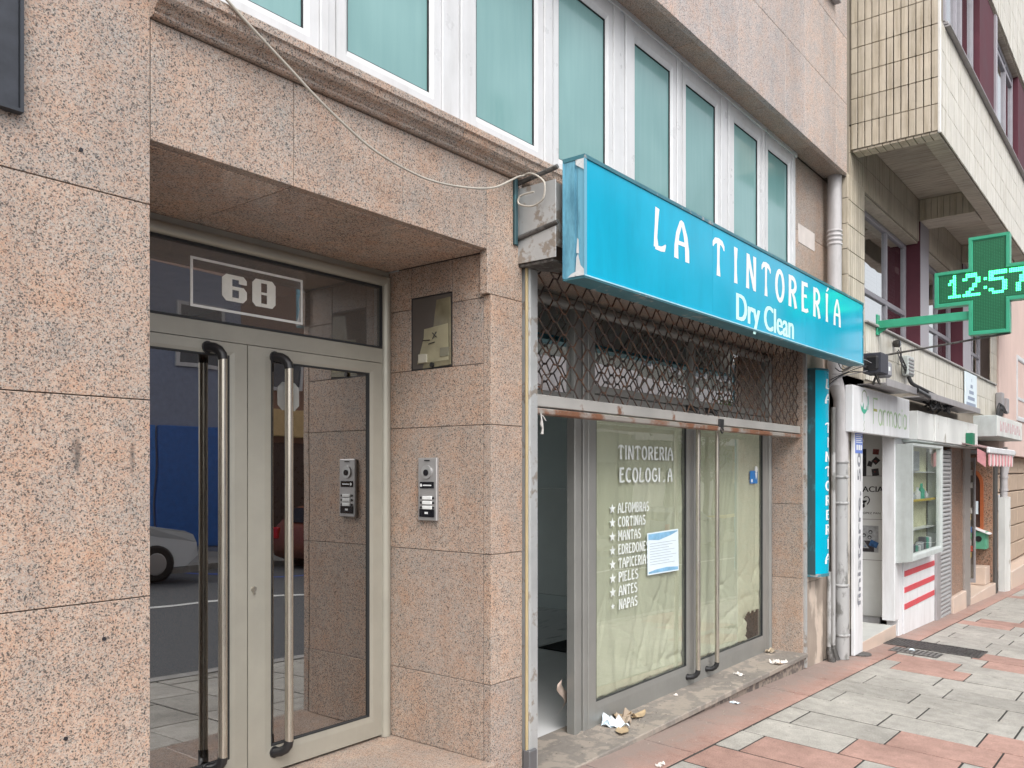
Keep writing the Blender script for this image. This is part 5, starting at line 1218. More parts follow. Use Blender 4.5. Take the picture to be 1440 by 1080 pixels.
# LED cross
t = thing('pharmacy_cross', 'green illuminated pharmacy cross showing the time on a wall arm', 'sign', (9.0, -.13, 3.2))
CYc, CZ, A, Hh = -1.135, 3.475, .17, .465
def cross(a, h): return [(-a, -h), (a, -h), (a, -a), (h, -a), (h, a), (a, a), (a, h), (-a, h), (-a, a), (-h, a), (-h, -a), (-a, -a)]
def cr(a, h): return [(CYc + u, CZ + v) for u, v in cross(a, h)]
XF = 9.0 - .055
mb = MB(); n = 12; O, I = cr(A, Hh), cr(A - .028, Hh - .028); I2 = cr(A - .036, Hh - .036)
vs = [(9.055, y, z) for y, z in O] + [(XF, y, z) for y, z in O] + [(XF, y, z) for y, z in I] + [(XF + .014, y, z) for y, z in I2]
fs = [tuple(range(n))]
for l in range(3):
    for i in range(n): fs.append((l * n + i, l * n + (i + 1) % n, (l + 1) * n + (i + 1) % n, (l + 1) * n + i))
mb.add(vs, fs); obj('housing', mb, M_GREEN, t)
mb = MB(); mb.add([(XF + .013, y, z) for y, z in I2], [tuple(range(n))]); obj('screen', mb, M_SCREEN, t)
F57 = {'1': ['00100', '01100', '10100', '00100', '00100', '00100', '11111'], '2': ['01110', '10001', '00001', '00010', '00100', '01000', '11111'], '5': ['11111', '10000', '11110', '00001', '00001', '10001', '01110'], '7': ['11111', '00001', '00010', '00010', '00100', '00100', '00100']}
pd = .0138; lit = set()
def col_of(y): return round((CYc + Hh - y) / pd)
starts = {'1': -.795, '2': -.922, '5': -1.133, '7': -1.298}
for dgt, ys in starts.items():
    c0 = col_of(ys); cs = 2 if dgt != '1' else 1.6
    for r_ in range(16):
        for c in range(10):
            if F57[dgt][r_ * 7 // 16][c // 2] == '1':
                lit.add((c0 + int(c * (1 if dgt != '1' else .75)), 25 + r_))
for (c_, r__) in list(lit): lit.add((c_ + 1, r__))
c0 = col_of(-1.092)
for r_ in (29, 30, 35, 36):
    for c in (0, 1): lit.add((c0 + c, r_))
on, off = MB(), MB()
for r_ in range(68):
    for c in range(68):
        u = -Hh + c * pd; v = Hh - r_ * pd
        if not ((abs(u) < A - .045 and abs(v) < Hh - .045) or (abs(v) < A - .045 and abs(u) < Hh - .045)): continue
        y, z = CYc - u - 0, CZ + v; y = CYc + Hh - c * pd
        s = .0068 if (c, r_) in lit else .0038
        (on if (c, r_) in lit else off).add([(XF + .0105, y - s, z), (XF + .0105, y, z - s), (XF + .0105, y + s, z), (XF + .0105, y, z + s)], [(0, 1, 2, 3)])
obj('lit_leds', on, M_LEDON, t, kind='stuff'); obj('unlit_leds', off, M_LEDOFF, t, kind='stuff')
mb = MB(); mb.cbox(8.965, 9.03, -1.0, TY + .002, 3.165, 3.245, .004); obj('arm', mb, M_GREEN, t)
mb = MB(); mb.cbox(8.95, 9.045, TY - .012, TY + .006, 3.10, 3.31, .004); mb.prism_x([(TY - .012, 3.165), (TY - .10, 3.165), (TY - .012, 3.11)], 8.99, 9.0); obj('wall_plate', mb, M_GREEN, t)
mb = MB(); mb.tube([(9.0, TY, 2.895), (9.0, -.22, 2.895), (9.02, -1.30, 3.008)], .010, 8); obj('stay_rod', mb, M_CAST, t)

# electrical boxes and cables above the pharmacy
def cable(parent, pts, r, mat, name='cable'):
    mb = MB(); mb.tube(smooth(pts, 3), r, 6); return obj(name, mb, mat, parent) if parent else mb
t = thing('floodlight', 'black and grey barrel shaped lamp housing above the white pharmacy sign', 'lamp', (8.32, -.32, 2.66))
mb = MB(); mb.cbox(8.03, 8.29, -.40, -.265, 2.625, 2.785, .03); obj('barrel', mb, M_BLACK, t)
for i in range(6):
    mb = MB(); x = 8.05 + i * .042; mb.cbox(x, x + .018, -.415, -.25, 2.612, 2.80, .012); obj('fin', mb, plain('charcoal_plastic', (.04, .042, .055), .45), t)
mb = MB(); mb.cbox(8.295, 8.50, -.395, -.27, 2.605, 2.755, .02); obj('grey_housing', mb, plain('grey_plastic', (.30, .30, .33), .5), t)
mb = MB(); mb.cbox(8.36, 8.42, -.3975, -.3955, 2.66, 2.70, .001); obj('label', mb, M_LETTERW, t)
mb = MB(); mb.tube([(8.30, -.30, 2.61), (8.30, -.27, 2.53)], .012, 6); obj('bracket', mb, M_CAST, t)
t = thing('cable_bundle', 'tangle of black cables over the left end of the pharmacy sign', 'cable', (8.1, -.25, 2.6))
rnd = random.Random(3)
for i in range(7):
    a = (7.62 + i * .012, -.04 - .02 * i, 2.42 + .055 * i); b = (8.10 + rnd.uniform(-.05, .05), -.30 + rnd.uniform(-.05, .03), 2.66 + rnd.uniform(-.05, .04))
    cable(t, [a, (7.74, -.12 - .01 * i, 2.55 + .015 * i), (7.90, -.20 - .012 * i, 2.60 + .022 * i), b], rnd.uniform(.0035, .0055), M_DARKCABLE if i % 3 else plain('grey_cable', (.22, .22, .23), .5))
for i in range(8):
    a = (8.05 + rnd.uniform(0, .2), -.32, 2.62 + rnd.uniform(-.02, .04)); cable(t, [a, (a[0] + .06, -.34, a[2] - rnd.uniform(.06, .12)), (a[0] + rnd.uniform(.05, .2), -.33, 2.53)], .0035, M_CABLE if i % 3 == 0 else M_DARKCABLE)
t = thing('junction_box', 'grey weathered terminal box with wires on the cream tiles', 'junction box', (10.1, -.14, 2.8))
mb = MB(); mb.cbox(9.95, 10.22, -.20, TY, 2.78, 3.0, .01); obj('box', mb, M_GREYBOX, t)
for i in range(5): mb = MB(); mb.box(9.97, 10.20, -.208, -.2005, 2.80 + i * .038, 2.815 + i * .038); obj('rib', mb, M_GREYALU, t)
for i in range(6): cable(t, [(9.80 + rnd.uniform(-.08, .1), -.14, 2.98 + rnd.uniform(-.05, .1)), (9.78 + rnd.uniform(-.1, .1), -.2, 2.86), (9.95, -.17, 2.80 + .02 * i)], .006, M_DARKCABLE)
cable(t, [(10.1, -.17, 2.78), (10.12, -.20, 2.70), (10.25, -.28, 2.64), (10.5, -.36, 2.58)], .022, M_DARKCABLE)
t = thing('wall_lamp', 'small round dark lamp fitting on the cream tiles', 'lamp', (9.85, -.15, 3.05))
mb = MB(); mb.tube([(9.62, TY, 3.09), (9.62, -.19, 3.09)], [.035, .045], 12); obj('body', mb, M_CAST, t)
mb = MB(); mb.tube([(9.62, -.191, 3.09), (9.62, -.20, 3.09)], .03, 12); obj('lens', mb, M_LENS, t)
t = thing('cable_tangle', 'mass of black wires on top of the dirty white sign box', 'cable', (10.9, -.3, 2.45))
for i in range(16):
    x = 10.35 + rnd.uniform(0, .95); p = [(x, -.30 + rnd.uniform(-.05, .08), 2.43 + rnd.uniform(0, .06))]
    for k_ in range(4): p.append((p[-1][0] + rnd.uniform(-.05, .22), -.32 + rnd.uniform(-.05, .12), 2.45 + rnd.uniform(-.02, .10)))
    cable(t, p, rnd.uniform(.006, .012), M_DARKCABLE)

# blank white sign box and the green little box on it
t = thing('blank_sign_box', 'long dirty white sign box without lettering right of the pharmacy sign', 'sign', (11.5, -.3, 2.06))
for xa, xb, y in ((9.985, 10.78, -.29), (10.783, 10.94, -.305), (10.943, 13.50, -.30)):
    mb = MB(); mb.cbox(xa, xb, y, TY + .03, 2.065, 2.385, .006); obj('panel', mb, M_WHITED, t)
mb = MB(); mb.cbox(9.99, 13.49, -.28, -.10, 2.045, 2.064, .003); obj('underside', mb, M_GREYBOX, t)
t = thing('green_box_sign', 'little dark green square box on the end of the dirty white sign box', 'box', (12.9, -.3, 2.05))
mb = MB(); mb.cbox(12.60, 12.78, -.385, -.303, 2.065, 2.235, .005); obj('case', mb, plain('dark_green_enamel', (.015, .16, .085), .4), t)
mb = MB(); mb.cbox(12.785, 12.83, -.36, -.303, 2.08, 2.11, .003); obj('latch', mb, M_CAST, t)

# granite faced shops beyond
for i, (x0, x1, z1, mat) in enumerate(((12.56, 13.38, 2.06, GRANITE_BROWN),)):
    for z0, zz1 in ((.02, .75), (.75, 1.42), (1.42, 2.06)):
        mb = MB(); mb.cbox(x0 + G, x1 - G, TY + .0, .12, z0 + G, zz1 - G, .003); obj('granite_panel', mb, mat, T)
mb = MB(); mb.cbox(13.38, 13.80, TY - .03, .12, gz(13.6), 2.05, .006); obj('metal_jamb', mb, plain('dull_grey_jamb', (.34, .31, .29), .45, .3), T)
mb = MB(); mb.cbox(12.50, 13.38, TY - .05, .2, -.5, .015, .005); obj('marble_step', mb, M_BEIGEMARBLE, T)
mb = MB(); mb.cbox(15.50, 15.94, -.085, .6, -.14, .145, .006); obj('marble_block', mb, M_BEIGEMARBLE, T)
mb = MB(); mb.cbox(13.81, 16.0, TY - .03, .6, -.75, -.145, .006); obj('marble_step', mb, M_BEIGEMARBLE, T)
mb = MB(); mb.cbox(13.6, 15.94, .60, .66, -.2, 2.3, .004); obj('recess_back', mb, M_BEIGESTONE, T)
mb = MB(); mb.cbox(13.82, 15.94, -.02, .58, 2.0, 2.06, .004); obj('dark_lintel', mb, M_BLACK, T)
for z0, z1 in ((-.14, .60), (.60, 1.30), (1.30, 2.0)):
    mb = MB(); mb.cbox(15.95, 16.0, -.118, .58, z0 + G, z1 - G, .003); obj('granite_panel', mb, GRANITE_BROWN, T)
mb = MB(); mb.box(16.0, 16.4, -.118, .6, -.5, 2.0); obj('wall', mb, M_GROUT, T)
t = thing('glass_door', 'open glass door covered with colourful stickers beside the grey metal jamb', 'door', (14.4, 0, .0))
mb = MB()
for (a, b, c, d) in ((-.125, -.10, .02, 1.93), (.40, .43, .02, 1.93), (-.10, .40, .02, .08), (-.10, .40, 1.87, 1.93)): mb.cbox(14.38, 14.42, a, b, c, d, .003)
obj('frame', mb, M_GREYALU, t)
p = MB(); p.box(14.397, 14.403, -.099, .399, .081, 1.869); obj('pane', p, M_PLAINGLASS, t)
cols = [(.55, .12, .08), (.60, .42, .05), (.10, .32, .16), (.62, .60, .56), (.10, .2, .45), (.55, .3, .08)]
MP = [plain('sticker_print', c, .45, var=.4, scale=25) for c in cols]
rnd = random.Random(6)
for i in range(16):
    z = .30 + i * .097; y = -.09 + rnd.uniform(0, .05)
    mb = MB(); mb.cbox(14.390, 14.396, y, y + rnd.uniform(.06, .12), z, z + .085, .001); obj('sticker', mb, MP[[3, 1, 0, 3, 2, 4, 5, 1, 3, 0, 3, 2, 3, 1, 3, 3][i]], t)
t = thing('arched_doorway', 'dark wooden doorway with an orange arched surround set in brown granite', 'door', (15.95, .3, .7))
def arch_pts(c, w, z0, zs, n=12): return [(c - w, z0)] + [(c - w * math.cos(math.pi * i / n), zs + w * math.sin(math.pi * i / n)) for i in range(n + 1)] + [(c + w, z0)]
o_ = arch_pts(.295, .285, .72, 1.52); i_ = arch_pts(.295, .235, .78, 1.51); m_ = len(o_)
mb = MB(); mb.add([(15.925, y, z) for y, z in o_] + [(15.925, y, z) for y, z in i_] + [(15.949, y, z) for y, z in i_] + [(15.949, y, z) for y, z in o_],
    [(l * m_ + i, l * m_ + i + 1, ((l + 1) % 4) * m_ + i + 1, ((l + 1) % 4) * m_ + i) for l in range(4) for i in range(m_ - 1)] + [(0, m_, 2 * m_ - 1, m_ - 1)]); obj('arch', mb, M_ORANGEWOOD, t)
mb = MB(); mb.add([(15.945, y, z) for y, z in i_], [tuple(range(m_))]); obj('door_leaf', mb, plain('dark_wood', (.05, .022, .016), .4), t)
mb = MB(); mb.cbox(15.935, 15.944, .09, .13, 1.0, 1.22, .002); obj('note', mb, M_PAPER, t)
t = thing('green_letterbox', 'green letterbox with a sloping lid fixed on the brown granite', 'letterbox', (15.9, .0, .45))
mb = MB(); mb.cbox(15.70, 15.94, -.065, .11, .43, .72, .008); obj('body', mb, plain('pale_green_enamel', (.10, .34, .22), .4), t)
mb = MB(); mb.prism_x([(-.115, .675), (.14, .775), (.14, .79), (-.115, .69)], 15.66, 15.945); obj('lid', mb, M_WHITEP, t)
mb = MB(); mb.tube([(15.698, .045, .60), (15.69, .045, .60)], .05, 14); obj('opening', mb, M_BLACK, t)
t = thing('white_pipe_guard', 'tall white metal guard around the downpipe at the end of the tiled block', 'pipe guard', (16.9, -.13, -.4))
mb = MB(); mb.prism_z([(16.62, TY + .02), (16.62, -.21), (16.95, -.24), (17.25, -.21), (17.25, TY + .02)], -.42, 1.27); obj('guard', mb, M_WHITED, t)
mb = MB(); mb.tube([(16.93, -.15, 1.272), (16.93, -.15, 2.15)], .06, 12); mb.tube([(16.93, -.15, 1.62), (17.3, -.16, 1.95), (17.9, -.16, 2.06)], .055, 12); obj('pipe', mb, M_PVCPIPE, t)
for z in (1.40, 1.62, 1.85):
    mb = MB(); mb.tube([(16.93, -.15, z - .02), (16.93, -.15, z + .02)], .07, 12); obj('collar', mb, M_PVCPIPE, t)
mb = MB(); mb.cbox(16.005, 16.28, TY - .02, -.119, -.45, 2.05, .004); obj('dark_post', mb, plain('dark_steel_post', (.10, .095, .09), .5, .4), T)
# grey sign box with faded red letters, awning
t = thing('faded_sign_box', 'grey box sign with washed out red lettering above the striped awning', 'sign', (15.0, -.45, 2.2))
AX, AX1, AYF = 14.30, 16.90, -.42
mb = MB(); mb.cbox(AX, AX1, AYF, .2, 2.245, 2.565, .006); obj('box', mb, M_GREYBOX, t)
mb = MB(); mb.cbox(AX + .01, AX1 - .01, AYF - .012, AYF - .001, 2.255, 2.555, .003); obj('face', mb, M_WHITED, t)
mb = MB()
for i in range(9):
    x = 14.55 + i * .24; mb.box(x, x + .05, AYF - .0135, AYF - .0125, 2.33, 2.49); mb.box(x + .05, x + .15, AYF - .0135, AYF - .0125, 2.33 + .11 * (i % 2), 2.37 + .11 * (i % 2)); mb.box(x + .1, x + .15, AYF - .0135, AYF - .0125, 2.37, 2.44)
obj('faded_lettering', mb, plain('washed_red_print', (.60, .40, .42), .5), t)
t = thing('striped_awning', 'small pink and white fabric awning with a scalloped valance', 'awning', (13.6, -.5, 1.8))
AW0, AW1, AWY = 12.36, 14.50, -.60
mb = MB(); mb.add([(AW0, AWY, 2.02), (AW1, AWY, 2.02), (AW1, .1, 2.20), (AW0, .1, 2.20), (AW0, AWY, 2.01), (AW1, AWY, 2.01), (AW1, .1, 2.19), (AW0, .1, 2.19)], [(0, 1, 2, 3), (7, 6, 5, 4), (0, 4, 5, 1), (1, 5, 6, 2), (3, 2, 6, 7), (0, 3, 7, 4)]); obj('fabric', mb, plain('brown_maroon_fabric', (.26, .17, .17), .8), t)
mb = MB(); mb.cbox(AW0 - .03, AW1 + .03, AWY - .03, AWY + .01, 1.955, 2.035, .01); obj('front_bar', mb, M_WHITEP, t)
M_PALEFAB = plain('pale_pink_fabric', (.72, .63, .62), .8, var=.2)
for i in range(16):
    x0 = AW0 + i * (AW1 - AW0) / 16; x1 = x0 + (AW1 - AW0) / 16
    mb = MB(); mb.prism_y([(x0 + .002, 1.95), (x0 + .002, 1.81), (x0 + (x1 - x0) * .3, 1.785), (x0 + (x1 - x0) * .7, 1.785), (x1 - .002, 1.81), (x1 - .002, 1.95)], AWY - .012 + .006 * (i % 2), AWY - .009 + .006 * (i % 2)); obj('valance', mb, M_REDFABRIC if i % 2 == 0 else M_PALEFAB, t)
mb = MB(); mb.add([(AW0, AWY + .02, 1.96), (AW0, AWY + .02, 1.77), (AW0, AWY + .12, 1.85), (AW0, AWY + .12, 2.02), (AW0 + .004, AWY + .02, 1.96), (AW0 + .004, AWY + .02, 1.77), (AW0 + .004, AWY + .12, 1.85), (AW0 + .004, AWY + .12, 2.02)], [(3, 2, 1, 0), (4, 5, 6, 7), (0, 1, 5, 4), (1, 2, 6, 5), (2, 3, 7, 6), (3, 0, 4, 7)]); obj('side_flap', mb, M_REDFABRIC, t)
t = thing('meter_box', 'grey electric meter with bunched wires beside the pink wall', 'meter', (16.5, -.2, 2.7))
mb = MB(); mb.cbox(16.20, 16.42, -.23, TY, 2.72, 3.06, .01); mb.cbox(16.72, 16.95, -.23, TY - .016, 2.74, 3.0, .01); obj('box', mb, M_GREYALU, t)
for i in range(9): cable(t, [(15.75 + .06 * i, -.2, 2.58), (15.8 + .06 * i, -.24, 2.75 + rnd.uniform(0, .1)), (16.3 + rnd.uniform(0, .3), -.24, 2.72)], .014, M_DARKCABLE)
t = thing('wall_poster', 'blue and white printed panel on the tiles above the grey box sign', 'poster', (14.4, -.15, 2.6))
mb = MB(); mb.cbox(13.45, 14.35, TY - .02, TY - .006, 2.62, 3.165, .004); obj('panel', mb, M_PAPER, t)
mb = MB()
for i in range(5): mb.box(13.55 + .1 * i, 14.25 - .08 * i, TY - .022, TY - .0205, 2.68 + .09 * i, 2.73 + .09 * i)
obj('printed_band', mb, plain('printed_blue_grey', (.28, .34, .45), .5), t)

# ================================================================ pink building at the end
K = thing('pink_building', 'pink rendered building with white windows at the far right end', 'building', (17.0, TY, -.5))
mb = MB(); mb.box(16.42, 40, -.145, 6, 2.02, 12); obj('wall', mb, M_PINKWALL, K)
mb = MB(); mb.box(18.9, 40, .16, 6, -1.8, 2.02); obj('lower_wall', mb, M_BEIGEMARBLE, K)
for i in range(4):
    for r_ in range(6):
        z0 = -.05 + r_ * .345
        mb = MB(); mb.cbox(17.45 + .0 * i if i == 0 else 18.92 + (i - 1) * 1.0, 18.88 if i == 0 else 19.9 + (i - 1) * 1.0, .02, .155, z0 + .012, z0 + .335, .012); obj('stone_block', mb, M_BEIGESTONE, K)
mb = MB(); mb.cbox(17.3, 40, -.22, .2, -1.6, -.08, .01); obj('plinth_step', mb, M_BEIGEMARBLE, K)
for x0 in (18.45, 21.2):
    f = MB(); f.ring(x0, x0 + 2.2, 2.70, 3.95, .09, -.165, -.08, .01); f.cbox(x0 + 1.06, x0 + 1.14, -.16, -.08, 2.79, 3.86, .004); f.cbox(x0 + .09, x0 + 1.06, -.158, -.08, 3.10, 3.16, .004); f.cbox(x0 + 1.14, x0 + 2.11, -.158, -.08, 3.10, 3.16, .004)
    w = obj('window', f, M_WHITEPVC, K); p = MB(); p.box(x0 + .09, x0 + 2.11, -.125, -.12, 2.79, 3.86); obj('pane', p, M_FROST, w)
t = thing('entry_panel', 'pale bell panel on the beige stone blocks of the pink building', 'intercom', (17.6, .0, 1.2))
mb = MB(); mb.cbox(17.46, 17.58, -.01, .018, 1.02, 1.30, .004); obj('plate', mb, M_WHITEP, t)
mb = MB(); mb.cbox(17.48, 17.56, -.016, -.0105, 1.10, 1.26, .002); obj('window', mb, M_GREYALU, t)

# ================================================================ the other side of the street (seen in the glass)
OY = -14.4
def building(name, label, x0, x1, h, mat, floors, shopcol, band=None, bz=(3.05, 3.75)):
    z0 = gz(x0, KY); b = thing(name, label, 'building', ((x0 + x1) / 2, OY, z0))
    mb = MB(); mb.box(x0, x1 - .01, OY - 6, OY, gz(x1, KY) - .5, gz((x0 + x1) / 2, KY) + h); obj('wall', mb, mat, b)
    zb = gz((x0 + x1) / 2, KY); n = max(2, int((x1 - x0) / 2.2)); w = (x1 - x0) / n
    for i in range(n):
        mb = MB(); mb.cbox(x0 + i * w + .03, x0 + (i + 1) * w - .03, OY + .002, OY + .08, zb + .05, zb + 2.9, .02); obj('shop_front', mb, shopcol[i % len(shopcol)], b)
    if band:
        mb = MB(); mb.cbox(x0 + .05, x1 - .05, OY + .002, OY + .25, zb + bz[0], zb + bz[1], .02); obj('fascia_band', mb, band, b)
    for fl in range(floors):
        for i in range(n):
            xc = x0 + (i + .5) * w; z = zb + max(4.3, bz[1] + .5) + fl * 3.0
            f = MB(); f.ring(xc - .6, xc + .6, z, z + 1.5, .09, OY + .002, OY + .06); wn = obj('window', f, M_WHITEPVC, b)
            p = MB(); p.box(xc - .51, xc + .51, OY + .02, OY + .03, z + .09, z + 1.41); obj('pane', p, M_PLAINGLASS2, wn)
    return b
M_PLAINGLASS2 = plain('far_window_pane', (.10, .12, .14), .05)
M_BLUEG = plain('blue_shutter', (.045, .20, .60), .45, var=.15); M_BLUEG2 = plain('dark_blue_shutter', (.035, .15, .48), .45, var=.15); M_DKSHOP = plain('dark_shopfront', (.05, .03, .028), .3)
M_TAN = plain('tan_fascia', (.66, .48, .24), .6); M_SLATEBLUE = plain('blue_grey_render', (.27, .31, .42), .8); M_OCHRE = plain('ochre_render', (.50, .38, .24), .8); M_GREYGREEN = plain('grey_green_render', (.28, .30, .27), .8); M_CREAM = plain('cream_render', (.62, .59, .52), .8); M_OFFW = plain('white_render', (.70, .70, .69), .8); M_BRICK = plain('brown_render', (.28, .17, .13), .8)
building('blue_building', 'building with blue ground floor shutters across the street', 3.0, 12.2, 6.6, M_SLATEBLUE, 1, [M_BLUEG, M_BLUEG2])
building('ochre_building', 'building with tan fascia and dark shopfronts across the street', 12.2, 19.5, 10.5, M_BRICK, 2, [M_DKSHOP], M_TAN)
building('grey_green_building', 'grey green apartment building across the street with deep white fascia', 19.5, 30.0, 13, M_GREYGREEN, 3, [M_DKSHOP, M_WHITEP, M_CREAM], M_WHITEP, (4.0, 6.6))
building('apartment_building', 'dark apartment building with white fascia far along the other side', 30.0, 40, 12, M_GREYGREEN, 3, [M_WHITEP, M_DKSHOP], M_WHITEP, (4.2, 6.8))
building('beige_building', 'beige apartment building at the far end of the other side', 40.0, 60, 9, M_OCHRE, 2, [M_DKSHOP, M_CREAM])

def car(name, label, x0, y, length, paint, face, h=1.48):
    """parked car; its nose points along +x when face = 1"""
    zb = rz(x0 + length / 2); t = thing(name, label, 'car', (x0 + length / 2, y, zb), 'cars parked along the far kerb')
    hw = .86
    prof = [(.0, .38), (.02, .62), (.10, .78), (.28, .86), (.98, .98), (1.06, 1.0), (1.75, 1.40), (2.25, h), (3.05, h - .01), (3.60, h - .12), (3.98, 1.05), (4.06, .92), (4.10, .60), (4.05, .34), (3.70, .22), (.25, .22)]
    k = length / 4.10
    def X(s): return x0 + (length - s * k if face == 1 else s * k)
    def hwz(z, s): return hw * (1 - .26 * max(0, (z - .92) / .56)) * (1 - .10 * max(0, (.5 - s) / .5) - .06 * max(0, (s - 3.6) / .5))
    mb = MB(); n = len(prof)
    for sgn in (-1, 1): mb.add([(X(s), y + sgn * hwz(z, s) * .93, zb + z) for s, z in prof] + [(X(s), y + sgn * hwz(z, s), zb + (z * .96 + .03)) for s, z in prof], [(i, (i + 1) % n, (i + 1) % n + n, i + n) for i in range(n)], True)
    L = [(X(s), y - hwz(z, s) * .93, zb + z) for s, z in prof]; Rr = [(X(s), y + hwz(z, s) * .93, zb + z) for s, z in prof]
    mb.add(L + Rr, [(i, (i + 1) % n, (i + 1) % n + n, i + n) for i in range(n)], True)
    for sgn in (-1, 1):
        c = [(X(s), y + sgn * hwz(z, s), zb + (z * .96 + .03)) for s, z in prof]; mb.add(c, [tuple(range(n))])
    obj('body', mb, paint, t)
    GLS = M_LENS
    for sgn in (-1, 1):
        for q in (((1.22, 1.02), (1.78, 1.34), (2.30, 1.40), (2.34, 1.02)), ((2.42, 1.02), (2.40, 1.40), (3.02, 1.39), (3.5, 1.28), (3.72, 1.05))):
            m2 = MB(); m2.add([(X(s), y + sgn * (hwz(z, s) + .006), zb + (z * .96 + .03)) for s, z in q] + [(X(s), y + sgn * (hwz(z, s) - .01), zb + (z * .96 + .03)) for s, z in q], [tuple(range(len(q)))] + [(i, (i + 1) % len(q), (i + 1) % len(q) + len(q), i + len(q)) for i in range(len(q))]); obj('side_window', m2, GLS, t)
    for q in (((1.12, 1.03), (1.73, 1.385)), ((3.63, 1.34), (3.97, 1.08))):
        m2 = MB(); (sa, za), (sb, zb_) = q; off = -.015 if sa < 2 else .015
        m2.add([(X(sa + off), y - .62, zb + za + .012), (X(sa + off), y + .62, zb + za + .012), (X(sb + off), y + .54, zb + zb_ + .012), (X(sb + off), y - .54, zb + zb_ + .012)], [(0, 1, 2, 3)]); obj('windscreen' if sa < 2 else 'rear_window', m2, GLS, t)
    for s in (.78, 3.30):
        for sgn in (-1, 1):
            wy = y + sgn * (hw - .12)
            m2 = MB(); m2.tube([(X(s), wy - .1, zb + .31), (X(s), wy - .085, zb + .31), (X(s), wy + .085, zb + .31), (X(s), wy + .1, zb + .31)], [.28, .315, .315, .28], 22); wh = obj('wheel', m2, M_BLACK, t)
            m2 = MB(); m2.tube([(X(s), wy + sgn * .095, zb + .31), (X(s), wy + sgn * .108, zb + .31)], [.20, .17], 18); obj('rim', m2, M_STEEL, wh)
    for sgn in (-1, 1):
        m2 = MB(); m2.add([(X(.06), y + sgn * .78, zb + .66), (X(.02), y + sgn * .48, zb + .64), (X(.14), y + sgn * .48, zb + .77), (X(.42), y + sgn * .80, zb + .84)], [(0, 1, 2, 3)]); m2.xf(lambda a, b, c: (a + (.02 if face == 1 else -.02), b, c)); obj('headlight', m2, M_LENS, t)
        m2 = MB(); m2.cbox(X(4.02), X(4.11), y + sgn * .60, y + sgn * .80, zb + .72, zb + .98, .02); obj('tail_light', m2, plain('red_tail_light', (.45, .02, .02), .2), t)
    m2 = MB(); m2.cbox(X(-.015), X(.03), y - .55, y + .55, zb + .36, zb + .50, .01); obj('grille', m2, M_BLACK, t)
    return t
P_WHITE = plain('white_car_paint', (.72, .74, .77), .15, var=.02); P_BROWN = plain('brown_red_car_paint', (.16, .055, .04), .18, var=.05); P_GREY = plain('grey_car_paint', (.22, .23, .25), .18, var=.05)
car('parked_car', 'white hatchback mirrored in the entrance door, nose to the right', 4.12, -10.55, 4.05, P_WHITE, 1)
car('parked_car', 'brown red hatchback mirrored in the right door leaf', 10.95, -10.55, 4.0, P_BROWN, 1)
car('parked_car', 'grey hatchback parked farther along the far kerb', 24.5, -10.55, 4.1, P_GREY, 1)

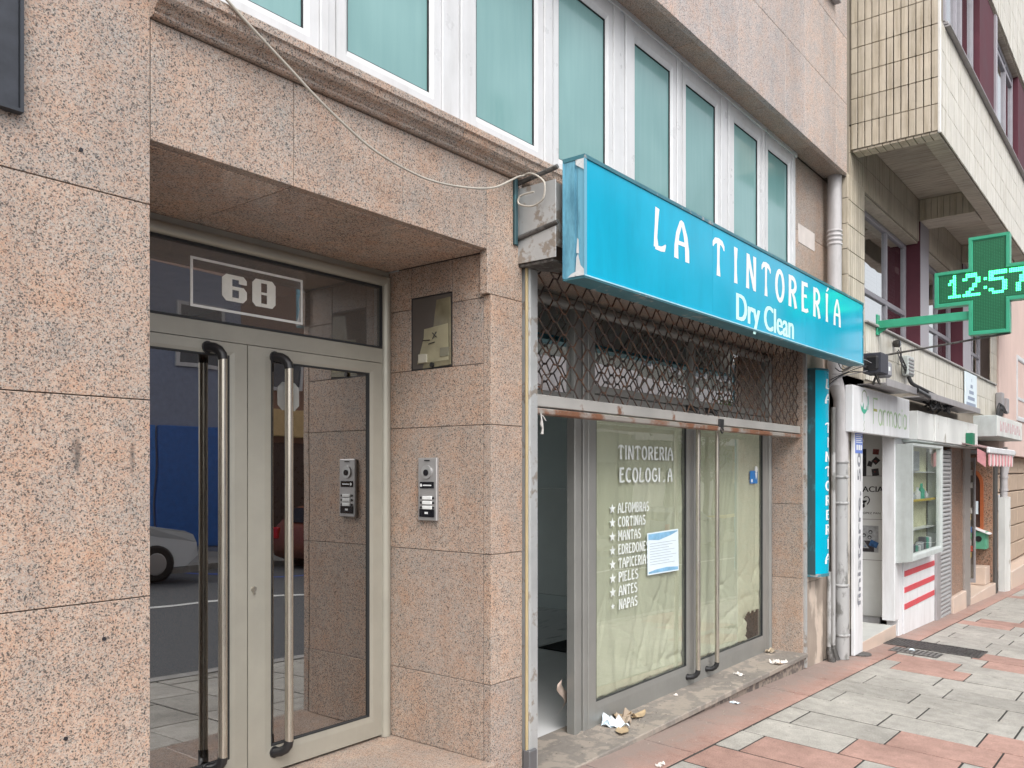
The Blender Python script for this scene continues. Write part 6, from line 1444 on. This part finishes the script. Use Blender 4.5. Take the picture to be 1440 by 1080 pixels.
def tree(x, y, h, seed, label):
    rnd = random.Random(seed); zb = gz(x, KY); t = thing('street_tree', label, 'tree', (x, y, zb), 'street trees')
    mb = MB(); mb.tube([(x, y, zb), (x + .05, y, zb + h * .25), (x - .05, y + .05, zb + h * .5), (x, y, zb + h * .8)], [.16, .13, .10, .03], 9)
    for i in range(7):
        a = rnd.uniform(0, 6.28); z = zb + h * rnd.uniform(.4, .6); mb.tube([(x, y, z), (x + .7 * math.cos(a), y + .7 * math.sin(a), z + .6), (x + 1.3 * math.cos(a), y + 1.3 * math.sin(a), z + 1.3)], [.06, .04, .015], 6)
    obj('trunk', mb, plain('bark', (.16, .13, .10), .9), t)
    mb = MB(); cl = [(rnd.gauss(0, .75), rnd.gauss(0, .75), rnd.uniform(.45, 1.0) * h) for _ in range(34)]
    for (cx, cy, cz) in cl:
        for _ in range(55):
            p = Vector((x + cx + rnd.gauss(0, .26), y + cy + rnd.gauss(0, .26), zb + cz + rnd.gauss(0, .22))); u = Vector((rnd.gauss(0, 1), rnd.gauss(0, 1), rnd.gauss(0, 1))).normalized(); v = u.orthogonal().normalized(); s = rnd.uniform(.05, .10)
            mb.add([p - u * s, p + v * s * .5, p + u * s, p - v * s * .5], [(0, 1, 2, 3)])
    obj('crown', mb, plain('leaf_green', (.10, .15, .035), .6, var=.5, scale=1.5), t)
tree(34.0, -13.0, 5.8, 1, 'leafy street tree on the far pavement mirrored in the right shop glass')
t = thing('traffic_light', 'traffic light showing red on the far pavement mirrored in the right glass', 'traffic light', (38.2, -12.1, gz(38.2, KY)))
zb = gz(38.2, KY); mb = MB(); mb.tube([(38.2, -12.1, zb), (38.2, -12.1, zb + 3.4)], .06, 10); obj('pole', mb, M_GREYALU, t)
mb = MB(); mb.cbox(38.02, 38.38, -12.12, -11.88, zb + 2.45, zb + 3.4, .03); obj('head', mb, M_BLACK, t)
for i, (c, s) in enumerate((((1, .08, .03), 14), ((.10, .07, .0), 0), ((.0, .08, .04), 0))):
    mb = MB(); mb.tube([(38.2, -11.88, zb + 3.22 - i * .3), (38.2, -11.86, zb + 3.22 - i * .3)], .10, 14); obj('lens', mb, emit('signal_lens', c, s), t)
t = thing('road_sign', 'round road sign on the traffic light pole across the street', 'road sign', (38.2, -12.1, zb + 3.5))
mb = MB(); mb.tube([(38.2, -12.05, zb + 3.95), (38.2, -12.02, zb + 3.95)], .32, 22); obj('plate', mb, M_RED, t)
mb = MB(); mb.tube([(38.2, -12.02, zb + 3.95), (38.2, -12.015, zb + 3.95)], .24, 22); obj('field', mb, M_LETTERW, t)
t = thing('yellow_bin', 'yellow recycling container at the far kerb mirrored in the right glass', 'container', (35.5, -11.2, gz(35.5, KY)))
zb = rz(35.5); mb = MB(); mb.cbox(34.8, 36.2, -11.6, -10.6, zb, zb + 1.25, .08); obj('body', mb, plain('yellow_plastic', (.60, .42, .05), .5), t)
mb = MB(); mb.prism_x([(-11.62, zb + 1.26), (-10.58, zb + 1.26), (-8.75, zb + 1.5), (-9.45, zb + 1.5)], 30.28, 31.72); obj('lid', mb, plain('yellow_lid', (.66, .50, .10), .5), t)
